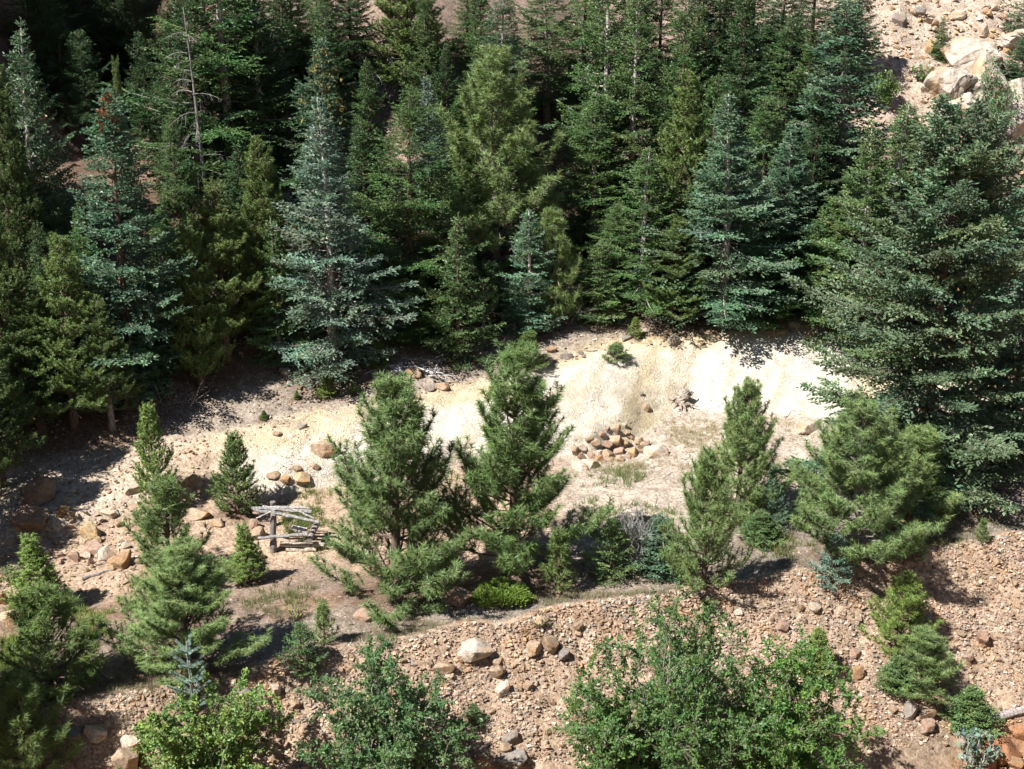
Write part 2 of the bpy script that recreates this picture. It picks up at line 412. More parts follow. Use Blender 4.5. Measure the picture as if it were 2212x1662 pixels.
# ------------------------------------------------------------------ conifers
def perp(D):
    D = unit(D)
    ref = np.where(np.abs(D[:, 2:3]) < .85, np.array([[0, 0, 1.0]]), np.array([[1.0, 0, 0]]))
    A = unit(np.cross(D, ref)); return A, np.cross(D, A)
def shoots(P, D, L, Wd, col, rng, tip=1.25):
    """needle-covered shoots: two crossed slender blades each"""
    n = len(P); D = unit(D); A, B = perp(D)
    r = rng.rand(n, 1) * 6.28
    A, B = A * np.cos(r) + B * np.sin(r), B * np.cos(r) - A * np.sin(r)
    L = L[:, None]; Wd = Wd[:, None]
    m = P + D * L * .5
    V = np.stack([P, m + A * Wd, m - A * Wd, m + B * Wd, m - B * Wd, P + D * L], 1).reshape(-1, 3)
    o = np.arange(n)[:, None] * 6
    F = np.concatenate([o + np.array([[0, 1, 5, 2]]), o + np.array([[0, 3, 5, 4]])])
    k = np.array([.95, 1, 1, 1, 1, tip])[None, :, None]
    C = (col[:, None, :] * k).reshape(-1, 3)
    return V, F, C
def trunk_pts(h, r, rng, bend=.02, n=12):
    z = np.linspace(-.25, h, n)
    s = np.clip(z / h, 0, 1)
    ph = rng.rand(4) * 6.28
    x = h * bend * .5 * np.sin(ph[0] + 3 * s) * s; y = h * bend * .5 * np.sin(ph[1] + 3.4 * s) * s
    R = r * (1 - s) ** .9 + .008; R[0] *= 1.25
    return np.stack([x, y, z], -1), R
def jitcol(rng, n, a=.22, hue=.10):
    b = 1 + a * (rng.rand(n, 1) * 2 - 1)
    c = np.ones((n, 3)) * b
    c[:, :1] *= 1 + hue * (rng.rand(n, 1) * 2 - 1); c[:, 2:] *= 1 + hue * (rng.rand(n, 1) * 2 - 1)
    return c
def make_spruce(seed, h, R, whorl=.30, per=6, pw=.85, s0=.04, e=(48, 10, -16), up=.14, sag=.12, step=.095, tl=.48, tmax=.7, sl=.125, sw=.028, hang=.10, gap=.12, dens=1.15, ragged=.28, tip=1.3):
    rng = np.random.RandomState(seed)
    TP, TR = trunk_pts(h, max(.012 * h, .015), rng)
    wood = Geo(); wood.add(*tube(TP, TR, 7))
    Bp, Bd, Bl, Bc = [], [], [], []
    z = s0 * h
    while z < h * .985:
        s = z / h
        prof = R * (1 - s) ** pw * min(1, .62 + 2.2 * s)
        nb = per if s < .9 else 4
        so_ = rng.rand() * 50 if z == s0 * h else so_
        a0 = rng.rand() * 6.28
        for b in range(nb):
            if rng.rand() < gap: continue
            az = a0 + b * 6.283 / nb + rng.randn() * .22
            L = prof * (1 - ragged + 2 * ragged * rng.rand()) * (.68 + .64 * float(vnoise(math.cos(az) * 1.3 + so_, math.sin(az) * 1.3 + s * 7))) + .06
            el = math.radians(np.interp(s, [0, .35, 1], [e[2], e[1], e[0]]) + rng.randn() * 6)
            hd = np.array([math.cos(az), math.sin(az), 0])
            t = np.linspace(0, 1, 6)
            base = np.array([np.interp(z, TP[:, 2], TP[:, 0]), np.interp(z, TP[:, 2], TP[:, 1]), z + rng.randn() * .04])
            pts = base + hd * (L * math.cos(el) * t)[:, None]
            pts[:, 2] += L * (math.sin(el) * t - sag * np.sin(t * math.pi) * .5 + up * t ** 2.5 - sag * .3 * t)
            wood.add(*tube(pts, np.linspace(.010 + .010 * L, .004, 6), 3, False))
            # side twigs
            nt = max(3, int(L / step * dens))
            tt = np.clip((np.arange(nt) + rng.rand(nt)) / nt, .10, 1)
            tt = .12 + .88 * tt
            side = np.where(np.arange(nt) % 2, 1, -1)
            i = np.clip(tt * 5, 0, 4.999); i0 = i.astype(int); f = (i - i0)[:, None]
            pp = pts[i0] * (1 - f) + pts[i0 + 1] * f
            bd = unit(pts[i0 + 1] - pts[i0])
            sd = np.array([-hd[1], hd[0], 0])[None] * side[:, None]
            an = np.radians(46 + 12 * rng.randn(nt))[:, None]
            dd = bd * np.cos(an) + sd * np.sin(an); dd[:, 2] -= hang + .12 * rng.rand(nt); dd[:, 2] += .24 * rng.randn(nt)
            ll = np.minimum(tmax, tl * L * (1.05 - tt) + .10) * (.7 + .6 * rng.rand(nt))
            Bp.append(pp); Bd.append(unit(dd)); Bl.append(ll); bc_ = (1 + .16 * rng.randn()) * np.array([1 + .09 * rng.randn(), 1.0, 1 + .06 * rng.randn()]); Bc.append(np.tile(bc_, (nt, 1)))
            Bp.append(pts[-2:-1]); Bd.append(unit(pts[-1:] - pts[-2:-1])); Bl.append(np.array([L / 5 + .08])); Bc.append(np.ones((1, 3)))
        z += whorl * (.75 + .5 * rng.rand()) * (1 if s < .8 else .7)
    # leader
    Bp.append(np.array([[TP[-1, 0], TP[-1, 1], h - .35]])); Bd.append(np.array([[0, 0, 1.0]])); Bl.append(np.array([.45])); Bc.append(np.ones((1, 3)))
    P = np.concatenate(Bp); D = np.concatenate(Bd); Ln = np.concatenate(Bl); Cb = np.concatenate(Bc)
    ns = np.maximum(2, np.ceil(Ln / (sl * .46)).astype(int))
    idx = np.repeat(np.arange(len(P)), ns)
    k = np.concatenate([np.arange(q) for q in ns]); fr = (k + .5 * rng.rand(len(k))) / ns[idx]
    pos = P[idx] + D[idx] * (Ln[idx] * fr)[:, None]
    A, B = perp(D[idx])
    sgn = np.where(k % 2, 1, -1)[:, None]
    an = np.radians(np.where(fr > .85, 8, 42) + 10 * rng.randn(len(k)))[:, None]
    d = D[idx] * np.cos(an) + (A * sgn + B * .9 * rng.randn(len(k), 1)) * np.sin(an)
    d[:, 2] += .06 * rng.rand(len(k))
    L = sl * (.7 + .6 * rng.rand(len(k))); Wd = sw * (.8 + .5 * rng.rand(len(k)))
    col = jitcol(rng, len(k)) * Cb[idx]
    V, F, C = shoots(pos, d, L, Wd, col, rng, tip)
    crown = mesh_np('crown', V, F, np.clip(C, .2, 2.2), M_NEEDLE)
    return dict(h=h, R=R, trunk=wood.mesh('trunk', M_BARK, True), crown=crown, n=len(F))
def needles(P, D, n, Ln, Wd, spread, along, col, rng, tipc=1.35):
    """tufts: n needles around each shoot tip"""
    m = len(P); idx = np.repeat(np.arange(m), n)
    D = unit(D); A, B = perp(D)
    th = rng.rand(m * n) * 6.283; ph = np.radians(spread[0] + (spread[1] - spread[0]) * rng.rand(m * n))
    q = (A[idx] * np.cos(th)[:, None] + B[idx] * np.sin(th)[:, None])
    d = D[idx] * np.cos(ph)[:, None] + q * np.sin(ph)[:, None]
    d[:, 2] -= .05
    o = P[idx] - D[idx] * (along * rng.rand(m * n))[:, None]
    L = Ln * (.75 + .4 * rng.rand(m * n))
    sidev = unit(np.cross(d, q + .6 * rng.randn(m * n, 3))) * (Wd * (.7 + .6 * rng.rand(m * n)))[:, None]
    V = np.stack([o - sidev * .5, o + sidev * .5, o + d * L[:, None]], 1).reshape(-1, 3)
    F = np.arange(m * n * 3).reshape(-1, 3)
    cc = col[idx] * (1 + .2 * (rng.rand(m * n, 1) * 2 - 1))
    C = np.stack([cc * .95, cc * .95, cc * tipc], 1).reshape(-1, 3)
    return V, F, C
def make_pine(seed, h, R, whorl=.42, per=5, s0=.08, ang=(62, 38, 8), up=.35, nl=.18, nn=26, nw=.014, pw=.75, sub=.32, tuft=.20, spread=(12, 80), gap=.1, ragged=.28, low=.45, bend=.03):
    rng = np.random.RandomState(seed)
    TP, TR = trunk_pts(h, .017 * h + .01, rng, bend)
    wood = Geo(); wood.add(*tube(TP, TR, 7))
    TPs, TDs = [], []
    def tufts_along(pts, t0):
        seg = np.linalg.norm(np.diff(pts, axis=0), axis=1).sum()
        k = max(1, int(seg * (1 - t0) / tuft))
        for j in range(k):
            t = 1 - (1 - t0) * j / k
            i = min(t * (len(pts) - 1), len(pts) - 1.001); i0 = int(i); f = i - i0
            TPs.append(pts[i0] * (1 - f) + pts[i0 + 1] * f); TDs.append(pts[min(i0 + 1, len(pts) - 1)] - pts[i0])
    z = s0 * h
    while z < h * .97:
        s = z / h
        prof = R * (1 - s) ** pw * min(1, low + 2.6 * s)
        a0 = rng.rand() * 6.28; nb = per if s < .85 else 4
        for b in range(nb):
            if rng.rand() < gap: continue
            az = a0 + b * 6.283 / nb + rng.randn() * .25
            L = prof * (1 - ragged + 2 * ragged * rng.rand()) + .10
            el = math.radians(np.interp(s, [0, .4, 1], [ang[2], ang[1], ang[0]]) + rng.randn() * 7)
            hd = np.array([math.cos(az), math.sin(az), 0]); t = np.linspace(0, 1, 6)
            base = np.array([np.interp(z, TP[:, 2], TP[:, 0]), np.interp(z, TP[:, 2], TP[:, 1]), z])
            # horizontal run then upward sweep
            pts = base + hd * (L * math.cos(el) * (t - .12 * t ** 2))[:, None]
            pts[:, 2] += L * (math.sin(el) * t * .7 + up * t ** 2.2 - .06 * np.sin(t * 3.14))
            pts[1:-1] += rng.randn(4, 3) * .025 * L
            wood.add(*tube(pts, np.linspace(.012 + .013 * L, .006, 6), 4, False))
            tufts_along(pts, .55)
            nsb = int(2 + L / .17)
            for j in range(nsb):
                tt = .25 + .7 * (j + rng.rand()) / nsb
                i = tt * 5; i0 = min(int(i), 4); f = i - i0
                p0 = pts[i0] * (1 - f) + pts[i0 + 1] * f
                bd = unit(pts[i0 + 1] - pts[i0])
                sd = np.array([-hd[1], hd[0], 0]) * (1 if j % 2 else -1)
                l2 = (sub * L * (1.15 - tt) + .12) * (.6 + .7 * rng.rand())
                d2 = unit(bd * .75 + sd * (.75 + .2 * rng.rand()) + np.array([0, 0, .35 + .5 * rng.rand()]))
                q = np.stack([p0, p0 + d2 * l2 * .5, p0 + d2 * l2 + np.array([0, 0, .30 * l2])])
                wood.add(*tube(q, [.008, .007, .005], 3, False))
                tufts_along(q, .3)
        z += whorl * (.7 + .6 * rng.rand()) * (1 if s < .7 else .75)
    top = TP[-3:]
    for q in np.linspace(h - .35, h, 3):
        TPs.append(np.array([TP[-1, 0], TP[-1, 1], q])); TDs.append(np.array([0.02, 0, 1.0]))
    P = np.array(TPs); D = np.array(TDs)
    col = jitcol(rng, len(P), .2, .08)
    V, F, C = needles(P, D, nn, nl, nw, spread, nl * .9, col, rng)
    crown = mesh_np('crown', V, F, np.clip(C, .2, 2.2), M_NEEDLE)
    return dict(h=h, R=R, trunk=wood.mesh('trunk', M_BARK, True), crown=crown, n=len(F))
PROTO = {}
PROTO['spruce'] = [make_spruce(11, 12, 2.3, whorl=.42, per=7, ragged=.26, gap=.10), make_spruce(12, 12, 2.0, whorl=.44, per=7, ragged=.32, gap=.18, e=(50, 5, -20), s0=.08), make_spruce(13, 12, 1.9, whorl=.40, per=7, pw=.65, ragged=.28, gap=.12)]
PROTO['bigspruce'] = [make_spruce(14, 14, 4.0, whorl=.58, per=7, pw=.50, s0=.06, e=(45, 4, -9), up=.10, step=.068, tl=.36, tmax=.95, sl=.135, sw=.033, ragged=.22, gap=.08, tip=1.3)]
PROTO['midspruce'] = [make_spruce(15, 6, 1.2, whorl=.26, per=7, step=.08, sl=.10, sw=.020, ragged=.28), make_spruce(16, 6, 1.1, whorl=.28, step=.08, sl=.10, sw=.020, gap=.2, ragged=.32)]
PROTO['smallspruce'] = [make_spruce(17, 2.0, .6, whorl=.13, per=6, step=.07, sl=.075, sw=.016, e=(50, 22, 5), hang=0, sag=.05, ragged=.15, gap=.03), make_spruce(18, 2.0, .75, whorl=.15, per=5, step=.07, sl=.08, sw=.016, e=(50, 25, 5), hang=0, ragged=.22)]
PROTO['fir'] = [make_spruce(21, 12, 2.2, whorl=.42, per=7, pw=.72, e=(55, 14, -26), up=.05, sag=.22, hang=.26, sl=.12, sw=.024, ragged=.36, gap=.16, s0=.07), make_spruce(22, 12, 2.4, whorl=.44, per=6, pw=.60, e=(50, 18, -24), up=.08, sag=.25, hang=.28, sl=.12, sw=.024, ragged=.4, gap=.18, s0=.16), make_spruce(23, 12, 1.8, whorl=.40, per=7, pw=.72, e=(55, 20, -20), hang=.22, sl=.115, sw=.023, ragged=.34, gap=.2, s0=.12), make_spruce(24, 12, 2.0, whorl=.46, per=6, pw=.5, e=(45, 16, -18), hang=.25, sl=.12, sw=.024, ragged=.42, gap=.28, s0=.22)]
PROTO['lodge'] = [make_pine(31, 8, 1.5, whorl=.28, per=7, ang=(60, 30, 0), up=.25, nl=.10, nn=20, nw=.021, tuft=.10, spread=(20, 100), sub=.40, ragged=.38, gap=.1, pw=.62), make_pine(32, 8, 1.7, whorl=.31, per=7, ang=(60, 25, -8), up=.25, nl=.10, nn=20, nw=.021, tuft=.10, spread=(20, 100), sub=.42, ragged=.4, gap=.14, s0=.16, pw=.6)]
PROTO['youngpine'] = [make_pine(33, 3, .62, whorl=.16, per=6, s0=.04, ang=(65, 45, 25), up=.3, nl=.08, nn=20, nw=.016, tuft=.075, spread=(20, 90), sub=.3, low=.8, ragged=.2), make_pine(34, 3, .75, whorl=.17, per=6, s0=.03, ang=(62, 40, 15), up=.3, nl=.085, nn=20, nw=.016, tuft=.08, spread=(20, 90), sub=.32, low=.8, ragged=.28)]
PROTO['pond'] = [make_pine(41, 7, 2.2, nn=36, nw=.018, nl=.20, tuft=.16, whorl=.42, per=6, pw=.58, low=.80, s0=.03, spread=(20, 95), ang=(64, 40, -4), up=.44, ragged=.36, gap=.14), make_pine(42, 7, 2.3, nn=36, nw=.018, nl=.20, tuft=.16, whorl=.44, per=6, ang=(64, 34, 0), s0=.08, spread=(20, 95), pw=.58, low=.7, up=.46, ragged=.40, gap=.17), make_pine(48, 7, 2.1, nn=36, nw=.018, nl=.20, tuft=.16, whorl=.43, per=6, ang=(66, 40, 2), ragged=.38, pw=.62, low=.8, s0=.04, spread=(20, 95), up=.46, gap=.15)]
PROTO['midpond'] = [make_pine(44, 3.6, 1.2, whorl=.30, per=6, nn=32, nl=.18, nw=.016, tuft=.15, s0=.03, low=.8, ang=(66, 40, 6), pw=.62, up=.44, ragged=.36, gap=.15), make_pine(45, 3.6, 1.3, whorl=.32, per=6, nn=32, nl=.19, nw=.016, tuft=.15, s0=.03, low=.85, ang=(66, 38, 4), pw=.60, up=.44, ragged=.38, gap=.15)]
PROTO['smallpond'] = [make_pine(46, 1.6, .45, whorl=.2, per=4, nn=26, nl=.13, nw=.013, tuft=.11, s0=.06, low=.8, ang=(70, 55, 35), sub=.25)]
PROTO['crookpine'] = [make_pine(47, 3, 1.0, whorl=.34, per=4, nn=22, nl=.10, nw=.018, tuft=.09, s0=.42, bend=.12, ang=(50, 25, 5), gap=.15)]
print('TREE FACES', {k: [p['n'] for p in v] for k, v in PROTO.items()})

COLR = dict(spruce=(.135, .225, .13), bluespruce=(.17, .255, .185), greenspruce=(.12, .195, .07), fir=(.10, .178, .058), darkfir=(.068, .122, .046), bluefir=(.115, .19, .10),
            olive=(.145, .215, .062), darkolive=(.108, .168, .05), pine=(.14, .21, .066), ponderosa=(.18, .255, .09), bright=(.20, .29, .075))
BARK = dict(grey=(.30, .26, .235), brown=(.16, .115, .09), pale=(.50, .45, .41))
_tr = random.Random(5)
PLACED = []
def tree(kind, u, vb, vt, w, colour, name, label, bark='brown', var=None, group=None, base=None, lean=0.0, cat='tree', tint=None):
    P = np.array(base) if base is not None else cast(u, vb)
    if vt is not None:
        d = ray(u, vt); tan = -d[2] / d[1]
        h = CAM_H - P[1] * tan - P[2]
    else:
        h = 12.0
    h = max(h, .25)
    wid = w * depth_of(P) / FPX
    pr = PROTO[kind][(var if var is not None else _tr.randrange(99)) % len(PROTO[kind])]
    sc = (1.3 if kind == 'pond' and group == GY else (1.2 if group == GY else 1.27)) * wid / 2 / pr['R']; sz = h / pr['h'] * (.945 if 'pond' in kind else .98)
    e = link(name, None, loc=(P[0], P[1], P[2] - .03), rot=(_tr.uniform(-.025, .025), lean + _tr.uniform(-.02, .02), _tr.uniform(0, 6.28)), scale=(sc, sc, sz), label=label, category=cat, group=group)
    e.empty_display_size = .3
    c = COLR[colour] if isinstance(colour, str) else colour
    j = [_tr.uniform(.9, 1.1) for _ in range(2)]
    hj = 1 + (j[1] - 1) * .4; c = (c[0] * j[0] * hj, c[1] * j[0], c[2] * j[0] / hj)
    link('trunk', pr['trunk'], e, color=BARK[bark])
    link('crown', pr['crown'], e, color=c)
    PLACED.append((P[0], P[1], wid / 2))
    return e
# ------------------------------------------------------------------ the forest on the slope
GF = 'conifers of the forest on the slope'
GY = 'young conifers on the mining ground'
T = tree
# kind, u, v base, v top, width, colour, name, label, bark
FOREST = [
 ('fir', 5, 520, 0, 190, 'bluefir', 'fir_tree', 'fir cut by the left picture edge in the top corner', 'grey', 0),
 ('spruce', 97, 640, 32, 215, 'bluefir', 'spruce_tree', 'tall grey-green spruce with pale trunk beside the black ravine', 'pale', 0),
 ('lodge', 48, 720, 118, 150, 'darkolive', 'pine_tree', 'slim olive pine in front of the tall grey-green spruce by the ravine', 'brown', 0),
 ('lodge', 25, 900, 420, 190, 'darkolive', 'pine_tree', 'dark olive pine on the left picture edge halfway down', 'brown', 1),
 ('lodge', 90, 930, 600, 170, 'darkolive', 'pine_tree', 'broad dark pine at the left edge above the shaded boulders', 'brown', 0),
 ('lodge', 5, 1050, 690, 170, 'darkolive', 'pine_tree', 'lowest dark pine on the left edge overhanging the boulders', 'brown', 1),
 ('lodge', 162, 925, 505, 185, 'olive', 'pine_tree', 'olive pine with bare lower trunk above the brown needle litter', 'brown', 1),
 ('lodge', 243, 925, 640, 140, 'darkolive', 'pine_tree', 'shorter olive pine right beside the one above the needle litter', 'grey', 1),
 ('spruce', 285, 850, 175, 235, 'spruce', 'spruce_tree', 'dense blue-green spruce with rusty cones at its rounded top', 'brown', 2),
 ('youngpine', 277, 470, 132, 50, 'olive', 'pine_tree', 'thin pine leader poking out beside the rusty-coned spruce top', 'brown', 0),
 ('fir', 505, 400, -170, 340, 'fir', 'fir_tree', 'huge drooping fir with whitish trunk cut by the top edge', 'pale', 1),
 ('fir', 430, 420, -60, 190, 'darkfir', 'fir_tree', 'dark fir just left of the huge drooping fir', 'grey', 0),
 ('fir', 575, 410, -10, 210, 'darkfir', 'fir_tree', 'dark fir just right of the huge drooping fir', 'grey', 2),
 ('lodge', 492, 778, 385, 190, 'olive', 'pine_tree', 'olive pine with a bare dark trunk reaching the scree edge', 'brown', 1),
 ('lodge', 436, 835, 448, 130, 'olive', 'pine_tree', 'narrow olive pine beside the bare-trunked pine at the scree edge', 'brown', 0),
 ('lodge', 578, 740, 282, 150, 'olive', 'pine_tree', 'olive pine rising behind the thin fir near the blue spruce', 'brown', 0),
 ('midspruce', 603, 778, 462, 110, 'greenspruce', 'spruce_tree', 'thin open spruce between the olive pines and the pale blue spruce', 'grey', 1),
 ('spruce', 718, 792, 198, 265, 'bluespruce', 'blue_spruce', 'pale blue spruce standing full height at the scree edge', 'pale', 0),
 ('fir', 716, 520, 70, 190, 'bluefir', 'fir_tree', 'fir hung with yellow cones behind the pale blue spruce', 'grey', 2),
 ('fir', 715, 300, -60, 120, 'fir', 'fir_tree', 'fir at the top edge above the yellow-coned fir', 'grey', 2),
 ('lodge', 880, 205, -120, 190, 'olive', 'pine_tree', 'yellow-olive pine at the top edge above the grey dead shrub', 'brown', 0),
 ('fir', 966, 380, 85, 100, 'darkfir', 'fir_tree', 'narrow dark fir left of the tall long-needled pine', 'brown', 2),
 ('fir', 890, 660, 185, 260, 'fir', 'fir_tree', 'broad dark green fir right of the pale blue spruce', 'brown', 1),
 ('midspruce', 935, 480, 155, 95, 'bluespruce', 'blue_spruce', 'slender pale blue spruce inside the broad dark fir', 'grey', 1),
 ('fir', 960, 690, 350, 170, 'greenspruce', 'fir_tree', 'shaded fir below the pale slender spruce with light drooping boughs', 'brown', 0),
 ('pond', 1072, 570, 88, 280, 'ponderosa', 'pine_tree', 'big long-needled pine in the middle of the slope with dead lower limbs', 'grey', 0),
 ('midspruce', 990, 772, 455, 125, 'greenspruce', 'spruce_tree', 'yellow-green spruce with drooping boughs at the scree edge', 'brown', 1),
 ('crookpine', 1046, 735, 598, 95, 'olive', 'pine_tree', 'crooked little pine with bare twisted trunk at the scree edge', 'grey', 0),
 ('midspruce', 1140, 705, 448, 140, 'spruce', 'spruce_tree', 'open spruce with thin white trunk beside the bushy small pine', 'pale', 0),
 ('midpond', 1196, 690, 448, 115, 'ponderosa', 'pine_tree', 'bushy small long-needled pine beside the white-trunked spruce', 'brown', 0),
 ('fir', 1085, 330, -30, 180, 'bluefir', 'fir_tree', 'pale green fir behind the top of the big long-needled pine', 'grey', 0),
 ('fir', 1180, 260, -80, 210, 'fir', 'fir_tree', 'dark crowned fir over the dead tangle near the top edge', 'grey', 1),
 ('fir', 1308, 480, -140, 210, 'fir', 'fir_tree', 'tall fir with a bright white trunk cut by the top edge', 'pale', 0),
 ('spruce', 1362, 520, -60, 190, 'greenspruce', 'spruce_tree', 'tall bluish spruce right beside the white-trunked fir', 'pale', 1),
 ('fir', 1280, 560, 190, 190, 'fir', 'fir_tree', 'fir with light layered boughs next to the pinkish bare patch', 'grey', 2),
 ('fir', 1385, 668, 308, 180, 'fir', 'fir_tree', 'green fir with a thin bare white lower trunk at the slope foot', 'pale', 2),
 ('lodge', 1465, 610, 138, 160, 'olive', 'pine_tree', 'tall yellow-olive pine between the firs and the blue spruce', 'brown', 0),
 ('lodge', 1450, 700, 470, 170, 'darkolive', 'pine_tree', 'low spreading olive pine at the slope foot by the pale mound', 'brown', 1),
 ('midspruce', 1290, 690, 520, 120, 'greenspruce', 'spruce_tree', 'small dark spruce in shade above the scree', 'brown', 1),
 ('spruce', 1556, 700, 188, 255, 'spruce', 'blue_spruce', 'blue-green spruce at the upper edge of the pale mound', 'pale', 1),
 ('spruce', 1795, 520, -20, 255, 'spruce', 'blue_spruce', 'dense blue-green spruce with its tip at the top edge', 'grey', 2),
 ('fir', 1690, 330, 25, 190, 'greenspruce', 'fir_tree', 'olive green fir left of the spruce touching the top edge', 'grey', 0),
 ('midspruce', 1600, 330, 108, 95, 'bluefir', 'spruce_tree', 'small bluish spruce behind the blue-green spruce tip', 'grey', 0),
 ('fir', 1500, 330, -60, 150, 'darkfir', 'fir_tree', 'dark fir at the top edge above the olive pine', 'brown', 2),
 ('spruce', 1590, 480, -70, 170, 'darkfir', 'spruce_tree', 'shaded spruce behind the bluish small spruce', 'brown', 1),
 ('spruce', 1690, 640, 260, 200, 'spruce', 'spruce_tree', 'spruce with a bare white dead bough between two blue spruces', 'grey', 0),
 ('spruce', 1842, 720, 250, 230, 'greenspruce', 'spruce_tree', 'layered green spruce just left of the giant spruce', 'pale', 0),
 ('spruce', 1905, 660, 215, 190, 'greenspruce', 'spruce_tree', 'green spruce behind the giant spruce below the light shrub', 'pale', 2),
 ('bigspruce', 1995, 1040, 190, 470, (.135, .205, .115), 'spruce_tree', 'giant spreading spruce with brown cones standing on the terrace', 'brown', 0),
 ('spruce', 2195, 780, 195, 250, 'spruce', 'spruce_tree', 'spruce with grey trunk cut by the right picture edge', 'pale', 1),
 ('spruce', 2180, 985, 540, 210, 'spruce', 'spruce_tree', 'low shaded spruce at the right edge behind the giant spruce', 'brown', 0),
 ('midspruce', 2030, 130, 35, 38, 'fir', 'fir_tree', 'tiny dark fir among the rocks high on the right', 'brown', 1),
 ('midspruce', 2205, 190, 60, 90, 'bluefir', 'fir_tree', 'small fir at the right edge beside the grey outcrop', 'brown', 0),
 ('midspruce', 2210, 110, -30, 100, 'bluefir', 'fir_tree', 'small fir in the top right corner', 'brown', 1),
 ('fir', 1840, 170, -90, 120, 'darkfir', 'fir_tree', 'dark fir at the top edge left of the rocky clearing', 'brown', 2),
 ('fir', 1420, 250, -120, 130, 'darkfir', 'fir_tree', 'dark fir behind the tall bluish spruce at the top edge', 'brown', 0),
 ('fir', 380, 330, -20, 130, 'darkfir', 'fir_tree', 'dark fir on the right rim of the black ravine', 'brown', 0),
 ('fir', 620, 230, -60, 150, 'darkfir', 'fir_tree', 'dark fir at the top edge left of the bare soil streak', 'brown', 1),
 ('fir', 1010, 130, -90, 90, 'fir', 'fir_tree', 'thin fir at the top edge beside the stony patch', 'brown', 2),
 ('fir', 1620, 180, -110, 160, 'fir', 'fir_tree', 'green fir at the top edge above the small bluish spruce', 'brown', 0),
 ('fir', 1745, 160, -120, 150, 'darkfir', 'fir_tree', 'dark fir at the top edge behind the dense blue-green spruce', 'brown', 1),
]
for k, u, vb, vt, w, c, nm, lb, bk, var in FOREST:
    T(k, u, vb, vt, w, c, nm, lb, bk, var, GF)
# more of the wood behind, where the slope is closed by crowns
FILL = [(760,190,-120,120),(640,150,-120,120),(920,300,-40,105),(1040,260,-60,105),(560,180,-150,140),(800,420,120,110),(1100,420,150,120),(690,200,-110,110),(800,600,250,150),(1010,560,300,120),(1330,640,430,140),(1420,560,200,130),(1500,640,330,150),
 (1530,520,150,140),(1640,560,200,150),(1640,690,420,150),(1740,560,180,150),(1780,690,420,160),(1730,420,60,130),(1460,380,-20,140),(1550,300,-60,140),(370,720,430,150),(400,560,240,130),
 (330,830,560,140),(540,600,300,140),(560,700,420,130),(650,760,560,110),(205,760,430,140),(130,800,470,150),(30,620,250,150),(60,520,150,150),(540,300,-60,150),(460,230,-110,150),
 (990,420,200,110),(1260,180,-120,140),(1360,220,-110,150),(1680,240,-70,150),(1560,160,-130,140),(850,720,520,130),(900,740,590,110),(1060,700,560,100),(760,700,470,120),(1960,560,240,140),(2080,640,330,160),(2140,560,300,150),(2060,760,420,170)]
WHERE = [(0, 'at the left margin'), (330, 'beside the huge drooping fir'), (600, 'around the pale blue spruce'), (860, 'around the long-needled pine'), (1220, 'around the white-trunked fir'), (1480, 'behind the blue-green spruces'), (1900, 'behind the giant spruce')]
for i_, (u_, b_, t_, w_) in enumerate(FILL):
    wh = next(w for x, w in reversed(WHERE) if u_ >= x) if u_ >= 0 else WHERE[0][1]
    ht = 'upper slope' if b_ < 320 else ('middle slope' if b_ < 620 else 'slope foot')
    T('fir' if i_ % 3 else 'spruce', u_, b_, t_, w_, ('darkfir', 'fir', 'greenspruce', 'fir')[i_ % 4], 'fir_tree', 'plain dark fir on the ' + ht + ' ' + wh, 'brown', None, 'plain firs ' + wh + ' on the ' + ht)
# trees down in the shaded ravine
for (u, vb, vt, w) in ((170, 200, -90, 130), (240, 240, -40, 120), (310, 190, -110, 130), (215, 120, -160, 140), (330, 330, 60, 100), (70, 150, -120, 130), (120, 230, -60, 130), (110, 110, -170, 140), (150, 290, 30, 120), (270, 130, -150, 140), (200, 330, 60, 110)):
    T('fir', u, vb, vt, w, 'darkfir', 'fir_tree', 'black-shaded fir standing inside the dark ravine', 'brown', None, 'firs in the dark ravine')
for (x_, y_, h_) in ((-26, 57, 12), (-28, 52, 12), (-25.5, 62, 12), (-23.5, 51, 11), (-27, 66, 12), (-24, 46, 10), (-21.5, 44, 9)):  # out-of-view firs, added so their shadows darken the ravine
    P_ = np.array((x_, y_, gz(x_, y_))); u_, v_ = project(P_ + np.array((0, 0, h_)))
    T('fir', u_, None, v_, 200, 'darkfir', 'fir_tree', 'unseen dark fir added on the spur beyond the left edge to shade the ravine', 'brown', None, 'shade firs added on the spur', base=P_)
for (u_, b_, t_) in ((-60, 1120, 760), (-120, 1230, 880), (-40, 1010, 640), (-150, 1560, 1000), (-210, 1680, 1050), (-90, 1720, 1240)):  # out-of-view pines, added to shade the boulders and lower left corner
    T('lodge', u_, b_, t_, 190, 'darkolive', 'pine_tree', 'unseen dark pine added just beyond the left edge to shade boulders and corner', 'brown', None, 'shade pines added beyond the left edge')
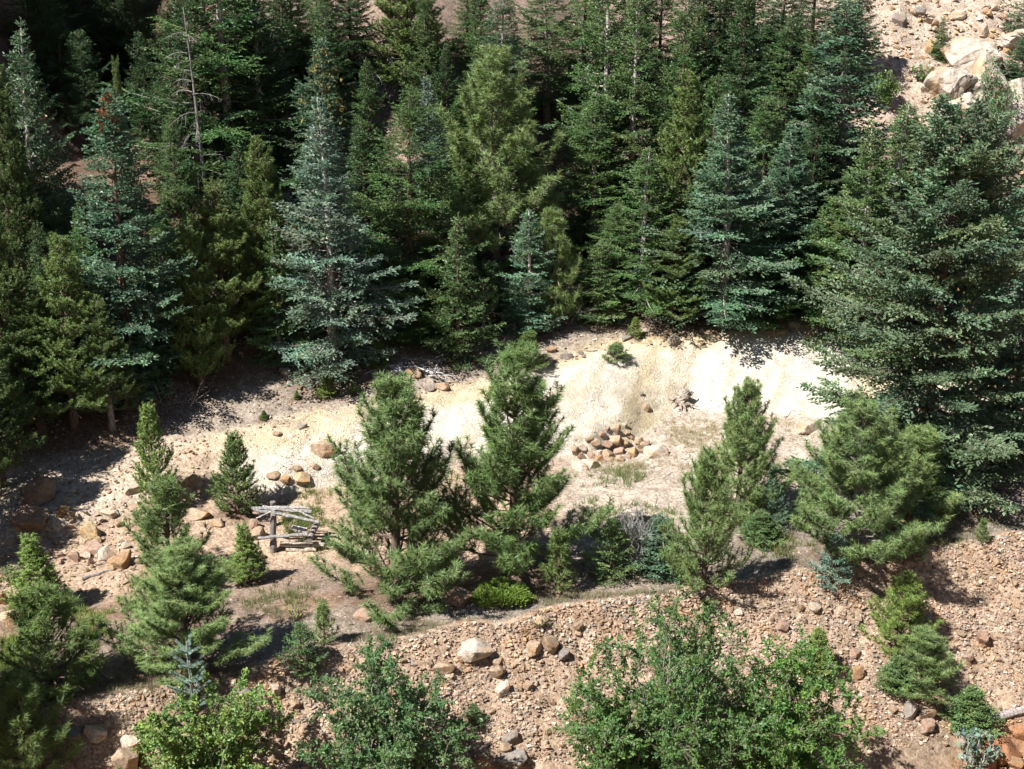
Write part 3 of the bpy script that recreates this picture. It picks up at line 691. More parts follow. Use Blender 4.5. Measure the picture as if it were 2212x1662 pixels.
# young growth at the edge of the woods
SMALL = [
 ('youngpine', 705, 857, 813, 48, 'bright', 'pine_sapling', 'tiny bright pine sapling alone on the scree above the mound'),
 ('youngpine', 642, 862, 842, 16, 'olive', 'pine_sapling', 'tiniest pine sprout on the scree left of the bright sapling'),
 ('youngpine', 764, 850, 822, 26, 'olive', 'pine_sapling', 'small pale pine sprout right of the bright sapling on the scree'),
 ('youngpine', 570, 905, 885, 20, 'olive', 'pine_sapling', 'pine sprout on the scree just above the cracked pale ground'),
 ('youngpine', 818, 792, 738, 62, 'bright', 'pine_sapling', 'yellow-green sapling at the foot of the pale blue spruce'),
 ('midpond', 1143, 798, 716, 78, 'olive', 'pine_sapling', 'flat-topped little pine at the upper edge of the pale mound'),
 ('smallpond', 1330, 778, 742, 66, 'ponderosa', 'pine_sapling', 'spidery pine sapling on the upper rim of the pale mound'),
 ('youngpine', 1371, 728, 684, 34, 'bright', 'pine_sapling', 'upright yellow-green sapling below the slope foot on the mound rim'),
 ('youngpine', 340, 1085, 872, 98, 'bright', 'pine_tree', 'slim bright green pine beside the shaded scree'),
 ('youngpine', 514, 1108, 938, 112, 'olive', 'pine_tree', 'conical young pine above the log fence'),
 ('pond', 858, 1284, 796, 315, 'ponderosa', 'ponderosa_pine', 'largest long-needled young pine right of the log fence', 0),
 ('pond', 1108, 1235, 745, 310, 'pine', 'ponderosa_pine', 'open-limbed long-needled pine behind the bright juniper', 1),
 ('midpond', 372, 1270, 1032, 180, 'ponderosa', 'ponderosa_pine', 'long-needled pine below the slim bright pine'),
 ('pond', 405, 1450, 1178, 285, 'ponderosa', 'ponderosa_pine', 'bushy long-needled pine rising over the lower left bank'),
 ('youngpine', 88, 1318, 1158, 120, 'bright', 'pine_tree', 'bright young pine near the left edge beside the boulders'),
 ('midpond', 118, 1490, 1262, 225, 'pine', 'ponderosa_pine', 'dark bushy pine near the left edge below the bright young pine'),
 ('midpond', 70, 1665, 1452, 170, 'pine', 'ponderosa_pine', 'dark pine in the bottom left corner'),
 ('youngpine', 537, 1258, 1130, 84, 'bright', 'pine_sapling', 'yellow-green pine sapling left of the log fence post'),
 ('pond', 1592, 1120, 812, 172, 'ponderosa', 'ponderosa_pine', 'upright pine in front of the pale mound right of the stump'),
 ('midpond', 1520, 1266, 972, 160, 'ponderosa', 'ponderosa_pine', 'shaggy pine on the terrace right of the two small spruces'),
 ('smallspruce', 1666, 1142, 1008, 66, 'spruce', 'spruce_sapling', 'slim blue-green spruce sapling between the terrace pines'),
 ('smallspruce', 1640, 1170, 1105, 80, 'greenspruce', 'spruce_sapling', 'low dark spruce sapling under the slim blue-green one'),
 ('midspruce', 1728, 1140, 1048, 50, 'darkfir', 'spruce_sapling', 'half-dead dark sapling right of the slim spruce sapling'),
 ('pond', 1838, 1215, 855, 285, 'ponderosa', 'ponderosa_pine', 'large terrace pine with pale trunk in front of the giant spruce'),
 ('midpond', 1968, 1130, 925, 190, 'ponderosa', 'ponderosa_pine', 'terrace pine against the dark base of the giant spruce'),
 ('smallspruce', 1800, 1258, 1155, 86, 'bluespruce', 'spruce_sapling', 'silvery blue spruce sapling at the foot of the large terrace pine'),
 ('smallpond', 1972, 1212, 1160, 62, 'ponderosa', 'pine_sapling', 'low pine sapling in shadow right of the large terrace pine'),
 ('smallpond', 2120, 1172, 1122, 34, 'olive', 'pine_sapling', 'lone tiny pine sapling on the terrace far right'),
 ('midpond', 1940, 1395, 1240, 132, 'bright', 'ponderosa_pine', 'yellow-green pine growing out of the gravel bank on the right'),
 ('midpond', 1988, 1492, 1362, 160, 'ponderosa', 'ponderosa_pine', 'lower bushy pine on the gravel bank right side'),
 ('smallspruce', 1932, 1490, 1418, 72, 'greenspruce', 'spruce_sapling', 'round spruce sapling tucked left of the lower bank pine'),
 ('smallspruce', 2090, 1575, 1488, 100, 'greenspruce', 'spruce_sapling', 'dark spruce sapling above the orange creek rocks'),
 ('smallspruce', 1320, 1246, 1122, 112, 'greenspruce', 'spruce_sapling', 'green spruce sapling left of the grey shrub'),
 ('smallspruce', 1424, 1240, 1120, 108, 'spruce', 'spruce_sapling', 'blue spruce sapling right of the grey shrub'),
 ('smallpond', 1206, 1280, 1145, 82, 'olive', 'pine_sapling', 'spindly pine sapling right of the bright juniper'),
 ('smallspruce', 652, 1442, 1346, 92, 'greenspruce', 'spruce_sapling', 'dark green spruce sapling at the brink of the gravel bank'),
 ('smallpond', 702, 1390, 1302, 62, 'ponderosa', 'pine_sapling', 'small pine sapling just behind the dark spruce sapling'),
 ('smallspruce', 1762, 1465, 1358, 66, 'bright', 'spruce_sapling', 'light green sapling behind the willow on the bank'),
 ('smallspruce', 1527, 1318, 1294, 36, 'bright', 'spruce_sapling', 'tiny bright sprout at the brink above the large willow'),
 ('smallspruce', 1022, 1560, 1520, 46, 'greenspruce', 'spruce_sapling', 'tiny green sprout in the gravel below the white rocks'),
]
for k, u, vb, vt, w, c, nm, lb, *vr in SMALL:
    T(k, u, vb, vt, w, c, nm, lb, 'grey' if 'pale trunk' in lb else 'brown', vr[0] if vr else None, GY)

# extra parts of single trees: cones, dead limbs
def find(label):
    return next(o for o in bpy.data.objects if o.get('label') == label)
def rand_crown_pts(rng, n, h, R, z0, z1, pw=.75):
    s = z0 + (z1 - z0) * rng.rand(n); a = rng.rand(n) * 6.283; r = R * (1 - s) ** pw * (.55 + .5 * rng.rand(n))
    return np.stack([np.cos(a) * r, np.sin(a) * r, s * h - .1 * rng.rand(n)], -1)
def add_cones(label, n, z0, z1, colr, L, Wd, seed, h=12, R=2.0):
    rng = np.random.RandomState(seed); e = find(label)
    P = rand_crown_pts(rng, n, h, R, z0, z1); D = np.zeros((n, 3)); D[:, 2] = -1; D += rng.randn(n, 3) * .25
    V, F, C = shoots(P, D, L * (.8 + .4 * rng.rand(n)), np.full(n, Wd), jitcol(rng, n), rng, 1)
    link('cones', mesh_np('cones', V, F, C, M_LEAF), e, color=colr, kind='stuff')
add_cones('fir hung with yellow cones behind the pale blue spruce', 190, .62, .97, (.42, .33, .10), .28, .04, 3)
add_cones('dense blue-green spruce with rusty cones at its rounded top', 110, .88, .995, (.30, .12, .05), .16, .035, 4)
add_cones('giant spreading spruce with brown cones standing on the terrace', 480, .35, .97, (.25, .18, .095), .12, .026, 5, 14, 4.0)
def limb(p0, d, L, r, rng, curl=.25, n=6, sub=0, depth=0, geo=None, droop=-.1):
    d = np.array(d, float); d /= np.linalg.norm(d)
    pts = [np.array(p0, float)]
    for i in range(n):
        d = d + rng.randn(3) * curl / n * 1.4 + np.array([0, 0, droop / n]); d /= np.linalg.norm(d)
        pts.append(pts[-1] + d * L / n)
    pts = np.array(pts)
    geo.add(*tube(pts, np.linspace(r, r * .3, n + 1), 4 if r > .01 else 3, False))
    for k in range(sub):
        t = .25 + .7 * (k + rng.rand()) / sub; i = int(t * n)
        a = unit(np.cross(pts[min(i + 1, n)] - pts[i], rng.randn(3)))
        limb(pts[i], unit(pts[min(i + 1, n)] - pts[i]) * .8 + a * .7, L * .45 * (1.2 - t), r * .55, rng, curl, 4, max(0, sub // 2 - 1) if depth < 1 else 0, depth + 1, geo, droop)
DEAD = (.40, .36, .345)
def dead_parts(label, n, z0, z1, L, seed, az=None, colr=DEAD):
    rng = np.random.RandomState(seed); e = find(label)
    sx, sz = e.scale.x, e.scale.z; rz = e.rotation_euler.z
    tr = next(c for c in e.children if c.name.startswith('trunk'))
    for i in range(n):
        g = Geo()
        z = z0 + (z1 - z0) * (i + rng.rand()) / n
        a = (az[0] + (az[1] - az[0]) * rng.rand()) if az else rng.rand() * 6.283
        a -= rz
        limb((0, 0, z), (math.cos(a), math.sin(a), .12), L * (.7 + .5 * rng.rand()) / sx, .022 / sx, rng, .35, 6, 5, 0, g, -.55)
        link('dead_branch', g.mesh('dead_branch', M_BARK, True), tr, color=colr)
dead_parts('big long-needled pine in the middle of the slope with dead lower limbs', 9, .3, 1.7, 1.7, 3)
dead_parts('dark crowned fir over the dead tangle near the top edge', 8, .8, 3.0, 1.7, 4, (2.6, 5.2))
dead_parts('crooked little pine with bare twisted trunk at the scree edge', 6, .5, 1.5, .8, 5)
dead_parts('olive pine with bare lower trunk above the brown needle litter', 5, .5, 1.8, .9, 6)

# a dying spruce: bare trunk with combed, drooping dead boughs
def snag(u0, vb, vt, label, seed, n=20):
    rng = np.random.RandomState(seed); P = cast(u0, vb); d = ray(u0, vt); h = CAM_H + P[1] * d[2] / d[1] - P[2]
    e = link('dead_spruce', None, loc=P, rot=(0, -.05, 0), label=label, category='tree')
    TP, TR = trunk_pts(h, .12, rng, .02); g = Geo(); g.add(*tube(TP, TR, 7))
    tr = link('trunk', g.mesh('trunk', M_BARK, True), e, color=(.24, .215, .20))
    for i in range(n):
        g = Geo(); z = h * (.42 + .50 * (i + rng.rand()) / n); a = math.pi + rng.randn() * 1.1 if i % 3 else rng.rand() * 6.28
        limb((0, 0, z), (math.cos(a), math.sin(a) , .35), 1.9 * (1.05 - z / h) + .5, .018, rng, .2, 7, 6, 0, g, -1.0)
        link('dead_branch', g.mesh('dead_branch', M_BARK, True), tr, color=(.27, .245, .235))
snag(464, 560, 15, 'dead spruce with bare grey trunk and combed drooping boughs', 8)

# ------------------------------------------------------------------ broad-leaved shrubs
def make_bush(seed, h, R, nst, nleaf, ll, lw, spread=.55, flop=.2):
    """stems fan from the base; leaves sit along fine twigs; returns wood and leaf meshes"""
    rng = np.random.RandomState(seed); g = Geo(); LP, LD = [], []
    for i in range(nst):
        a = rng.rand() * 6.283; rr = math.sqrt(rng.rand()); tip = np.array([math.cos(a) * R * rr, math.sin(a) * R * rr, h * (1 - .45 * rr ** 2) * (.72 + .33 * rng.rand())])
        p0 = np.array([math.cos(a) * .12 * R * rng.rand(), math.sin(a) * .12 * R * rng.rand(), -.1])
        t = np.linspace(0, 1, 7)[:, None]
        ctrl = np.array([tip[0] * .35, tip[1] * .35, tip[2] * .62])
        pts = p0 * (1 - t) ** 2 + 2 * ctrl * t * (1 - t) + tip * t ** 2
        pts[1:-1] += rng.randn(5, 3) * .035 * h
        g.add(*tube(pts, np.linspace(.028, .006, 7), 5, False))
        nt = int(7 + 7 * h / 3)
        for j in range(nt):
            tt = .22 + .78 * (j + rng.rand()) / nt; k = min(int(tt * 6), 5); f = tt * 6 - k
            b = pts[k] * (1 - f) + pts[k + 1] * f
            d = unit(unit(pts[k + 1] - pts[k]) * .7 + unit(rng.randn(3)) * .9 + np.array([0, 0, .25]))
            L = (.22 + .28 * rng.rand()) * h * .32
            q = np.stack([b, b + d * L * .55, b + d * L + np.array([0, 0, -.12 * L])])
            g.add(*tube(q, [.007, .005, .003], 3, False))
            m = 7
            for w in range(m):
                x = .15 + .85 * (w + rng.rand()) / m
                c = q[0] * (1 - x) ** 2 + 2 * q[1] * x * (1 - x) + q[2] * x * x
                LP.append(c); LD.append(d)
    LP = np.array(LP); LD = np.array(LD)
    rep = max(1, int(round(nleaf / len(LP)))); idx = np.repeat(np.arange(len(LP)), rep)
    if nleaf < .7 * len(LP): idx = rng.permutation(len(LP))[:nleaf]
    n = len(idx)
    P = LP[idx] + rng.randn(n, 3) * .034
    D = unit(LD[idx] * .5 + rng.randn(n, 3) * .75 + np.array([0, 0, -flop]))
    N = unit(rng.randn(n, 3) * .7 + np.array([-.15, -.15, 1.0])); A = unit(np.cross(D, N)); N = np.cross(A, D)
    sz_ = .5 + .9 * rng.rand(n) ** 1.3; L = (ll * sz_)[:, None]; Wd = (lw * sz_ * (.8 + .4 * rng.rand(n)))[:, None] * .5
    fold = N * Wd * .45
    V = np.stack([P, P + D * L * .48 + A * Wd + fold, P + D * L, P + D * L * .48 - A * Wd + fold], 1).reshape(-1, 3)
    o = np.arange(n)[:, None] * 4
    F = np.concatenate([o + np.array([[0, 1, 2]]), o + np.array([[0, 2, 3]])])
    tw_ = jitcol(rng, len(LP) // 7 + 1, .22, .16)[idx // 7]
    C = np.repeat(jitcol(rng, n, .28, .14) * tw_, 4, axis=0)
    return g.mesh('stem', M_BARK, True), mesh_np('foliage', V, F, C, M_LEAF)
def bush(u, vb, vt, w, seed, colr, label, nst, nleaf, ll=.075, lw=.036, name='willow_shrub', group=None, wood=(.30, .26, .22), base=None, flop=.2):
    P = np.array(base) if base is not None else cast(u, vb); d = ray(u, vt); h = CAM_H + P[1] * d[2] / d[1] - P[2]; R = w / 2 * depth_of(P) / FPX
    s, f = make_bush(seed, h, R, nst, nleaf, ll, lw, flop=flop)
    e = link(name, None, loc=P, label=label, category='shrub', group=group)
    link('stem', s, e, color=wood); link('foliage', f, e, color=colr)
    return e
GB = 'willow shrubs along the creek'
bush(470, 1790, 1488, 400, 1, (.19, .29, .075), 'yellow-green willow shrub at the bottom under the bare spruce tip', 34, 38000, .10, .056, group=GB)
bush(835, 1800, 1388, 350, 2, (.12, .21, .08), 'willow shrub at the bottom below the dark spruce sapling and white rocks', 34, 38000, .10, .052, group=GB)
bush(1455, 1790, 1322, 460, 3, (.10, .19, .055), 'largest willow shrub spreading over the middle of the gravel bank', 46, 44000, .10, .052, group=GB)
bush(1690, 1790, 1395, 310, 4, (.115, .225, .052), 'vivid green willow shrub joined to the right side of the largest one', 32, 30000, .10, .055, group=GB)
bush(1320, 1800, 1420, 220, 5, (.11, .20, .055), 'left lobe willow shrub beside the largest one', 18, 18000, .10, .052, group=GB)
bush(985, 1790, 1590, 210, 6, (.13, .17, .08), 'low twiggy willow shrub at the bottom between two leafy ones', 16, 1500, .07, .03, group=GB)
bush(1905, 235, 150, 70, 7, (.16, .27, .07), 'light green shrub at the lower edge of the rocky clearing', 14, 1800, .10, .08, name='aspen_shrub')
bush(2128, 300, 122, 105, 8, (.13, .26, .10), 'tall light green aspen shrub in front of the grey outcrop', 20, 3200, .10, .085, name='aspen_shrub')
bush(1870, 200, 160, 50, 9, (.15, .24, .08), 'small green shrub beside the shaded top of the clearing', 8, 700, .10, .08, name='aspen_shrub')
bush(1990, 175, 130, 60, 21, (.15, .24, .08), 'small green scrub left of the grey outcrop', 8, 700, .10, .07, name='aspen_shrub')
bush(2050, 300, 235, 60, 22, (.15, .24, .09), 'low green scrub under the left foot of the grey outcrop', 8, 700, .10, .07, name='aspen_shrub')
bush(1368, 1236, 1078, 95, 10, (.24, .27, .22), 'grey twiggy shrub between the two spruce saplings', 34, 2200, .05, .018, name='sage_shrub', wood=(.42, .40, .38))
bush(2100, 1680, 1572, 120, 11, (.20, .29, .21), 'round-leaved blue-green shrub by the orange creek rocks', 14, 240, .14, .15, name='round_leaved_shrub', wood=(.42, .38, .35))
bush(640, 1340, 1308, 60, 12, (.30, .30, .06), 'yellow-flowered weed clump above the shaded bank cut', 12, 300, .05, .03, name='weed_clump')
bush(1168, 1352, 1328, 52, 13, (.30, .26, .09), 'yellowing weed clump at the brink of the gravel bank', 12, 400, .05, .02, name='weed_clump')
bush(30, 1262, 1215, 60, 14, (.22, .30, .10), 'pale weedy bush at the left edge beside the bright young pine', 14, 700, .06, .03, name='weed_clump')
# juniper: low, dense, upright sprays
def juniper(u, vb, w, hgt, label, seed):
    rng = np.random.RandomState(seed); P = cast(u, vb); R = w / 2 * depth_of(P) / FPX; n = 4200
    a = rng.rand(n) * 6.283; r = np.sqrt(rng.rand(n)) * (.72 + .55 * vnoise(np.cos(a) * 2.2 + 5, np.sin(a) * 2.2 + 5)); z = hgt * (1 - .55 * r ** 2) * (.25 + .75 * rng.rand(n) ** .5) * (.45 + 1.0 * vnoise(np.cos(a) * r * 4 + 9, np.sin(a) * r * 4 + 9))
    p = np.stack([np.cos(a) * r * R, np.sin(a) * r * R * .75, z], -1); d = np.stack([np.cos(a) * r * .8, np.sin(a) * r * .8, .8 + 0 * a], -1) + rng.randn(n, 3) * .35
    V, F, C = shoots(p, d, .13 * (.7 + .6 * rng.rand(n)), np.full(n, .024), jitcol(rng, n), rng, 1.3)
    e = link('juniper_bush', None, loc=P, label=label, category='shrub')
    link('foliage', mesh_np('foliage', V, F, C, M_NEEDLE), e, color=(.19, .28, .06))
    g = Geo()
    for i in range(14):
        q = rng.rand() * 6.28; limb((0, 0, 0), (math.cos(q), math.sin(q) * .75, .5), R * .9, .015, rng, .2, 5, 2, 0, g, 0)
    link('stem', g.mesh('stem', M_BARK, True), e, color=(.2, .15, .12))
juniper(1086, 1302, 122, .52, 'bright green low juniper at the foot of the open-limbed pine', 3)
# bare blue spruce leader poking up through the willow
def bare_spruce():
    u = 430; P = cast(u, 1640); d = ray(u, 1385); h = CAM_H + P[1] * d[2] / d[1] - P[2]; rng = np.random.RandomState(2)
    e = link('spruce_sapling', None, loc=P, label='gaunt pale blue spruce tip rising out of the yellow-green willow', category='tree')
    g = Geo(); TP, TR = trunk_pts(h, .03, rng, .02); g.add(*tube(TP, TR, 6)); Pp, Dd = [], []
    for s in (.45, .55, .66, .78, .9):
        for j in range(5):
            a = j * 1.257 + s * 7 + rng.randn() * .2; L = (.38 + .7 * (1 - s)) * (.8 + .4 * rng.rand()); d0 = np.array([math.cos(a), math.sin(a), .75])
            d0 /= np.linalg.norm(d0); b = np.array([0, 0, s * h]); g.add(*tube(np.stack([b, b + d0 * L]), [.008, .005], 4, False))
            for t in np.arange(.15, 1.01, .035 / L): Pp.append(b + d0 * L * t); Dd.append(d0)
    for z in np.arange(h * .85, h, .035): Pp.append(np.array([0, 0, z])); Dd.append(np.array([0, 0, 1.]))
    Pp = np.array(Pp); Dd = np.array(Dd)
    V, F, C = needles(Pp, Dd, 22, .06, .014, (35, 80), .03, jitcol(rng, len(Pp)), rng)
    link('trunk', g.mesh('trunk', M_BARK, True), e, color=(.3, .25, .2)); link('crown', mesh_np('crown', V, F, C, M_NEEDLE), e, color=(.30, .42, .37))
bare_spruce()
# ------------------------------------------------------------------ rocks
def hull_mesh(name, seed, n, jit=.25, mat=None, sub=0, rough=.05):
    rng = np.random.RandomState(seed); bm = bmesh.new()
    p = unit(rng.randn(n, 3)) * (1 - jit * rng.rand(n, 1))
    for q in p: bm.verts.new(q)
    r = bmesh.ops.convex_hull(bm, input=bm.verts[:])
    bmesh.ops.delete(bm, geom=[v for v in bm.verts if not v.link_faces], context='VERTS')
    if sub:
        bmesh.ops.bevel(bm, geom=bm.edges[:], offset=.035, segments=1, affect='EDGES', clamp_overlap=True)
        bmesh.ops.triangulate(bm, faces=bm.faces[:])
        bmesh.ops.subdivide_edges(bm, edges=bm.edges[:], cuts=1, use_grid_fill=True)
        bmesh.ops.triangulate(bm, faces=bm.faces[:])
        off = Vector(rng.rand(3) * 50)
        for v in bm.verts:
            nv = v.co.normalized()
            v.co += nv * (mnoise.fractal(v.co * 1.6 + off, 1.0, 2.0, 4) * rough)
    bmesh.ops.recalc_face_normals(bm, faces=bm.faces[:])
    me = bpy.data.meshes.new(name); bm.to_mesh(me); bm.free(); me.materials.append(mat)
    return me
def rough_rock(name, seed, sub, planes, rough):
    rng = np.random.RandomState(seed); bm = bmesh.new(); bmesh.ops.create_icosphere(bm, subdivisions=sub, radius=1.0)
    N = unit(rng.randn(planes, 3)); dd = .50 + .28 * rng.rand(planes); off = Vector(rng.rand(3) * 40)
    for v in bm.verts:
        c = np.array(v.co); r = min(1.0, float(np.min(np.where(N @ c > .05, dd / np.maximum(N @ c, .05), 9))))
        q = v.co * r
        f = mnoise.fractal(q * 1.7 + off, 1.0, 2.1, 5) * rough
        cr = max(0.0, .12 - abs(mnoise.noise(q * 2.3 + off))) * rough * 3.0
        v.co = q * (1 + f - cr)
    me = bpy.data.meshes.new(name); bm.to_mesh(me); bm.free(); me.materials.append(M_STONE)
    return me
CRAG = [rough_rock('rock_face', 500 + i, 5, 10, .17) for i in range(3)]
BOULDER = [rough_rock('boulder', 100 + i, 4, 12 + i % 5, .06) for i in range(9)]
STONE = [hull_mesh('stone', 200 + i, 11 + i % 5, .3, M_STONE) for i in range(10)]
_rr = random.Random(21)
ROCK_AT = []
def rock(u, v, w, h, colr, label, name='boulder', group=None, big=True, sink=.42, dep=None, base=None, cat='rock', var=None, flat=False):
    """w, h: seen width and height in picture units"""
    if v > 1330 and big: sink = .24; w *= 1.12; h *= 1.12
    P = np.array(base) if base is not None else cast(u, v + h * .35)
    k = depth_of(P) / FPX; rx = w * k / 2 * 1.2; rz = h * k / 2 * 1.3; ry = (rx * .8 if dep is None else dep)
    me = (BOULDER if big else STONE)[var if var is not None else _rr.randrange(9)]
    rot = (_rr.uniform(-.35, .35), _rr.uniform(-.35, .35), _rr.uniform(-.5, .5) + math.pi * _rr.randrange(2))
    j = _rr.uniform(.9, 1.1)
    o = link(name, me, loc=(P[0], P[1], P[2] + rz * (1 - 2 * sink)), rot=rot, scale=(rx, ry, rz), color=tuple(c * j for c in colr), label=label, category=cat, group=group)
    ROCK_AT.append((P[0], P[1], rx))
    return o
TAN = (.41, .315, .235); PALE = (.56, .49, .42); ORNG = (.38, .25, .15); BRN = (.27, .195, .145); GRY = (.29, .265, .245); PNK = (.39, .285, .235); YELO = (.45, .35, .22); RUST = (.32, .165, .09)
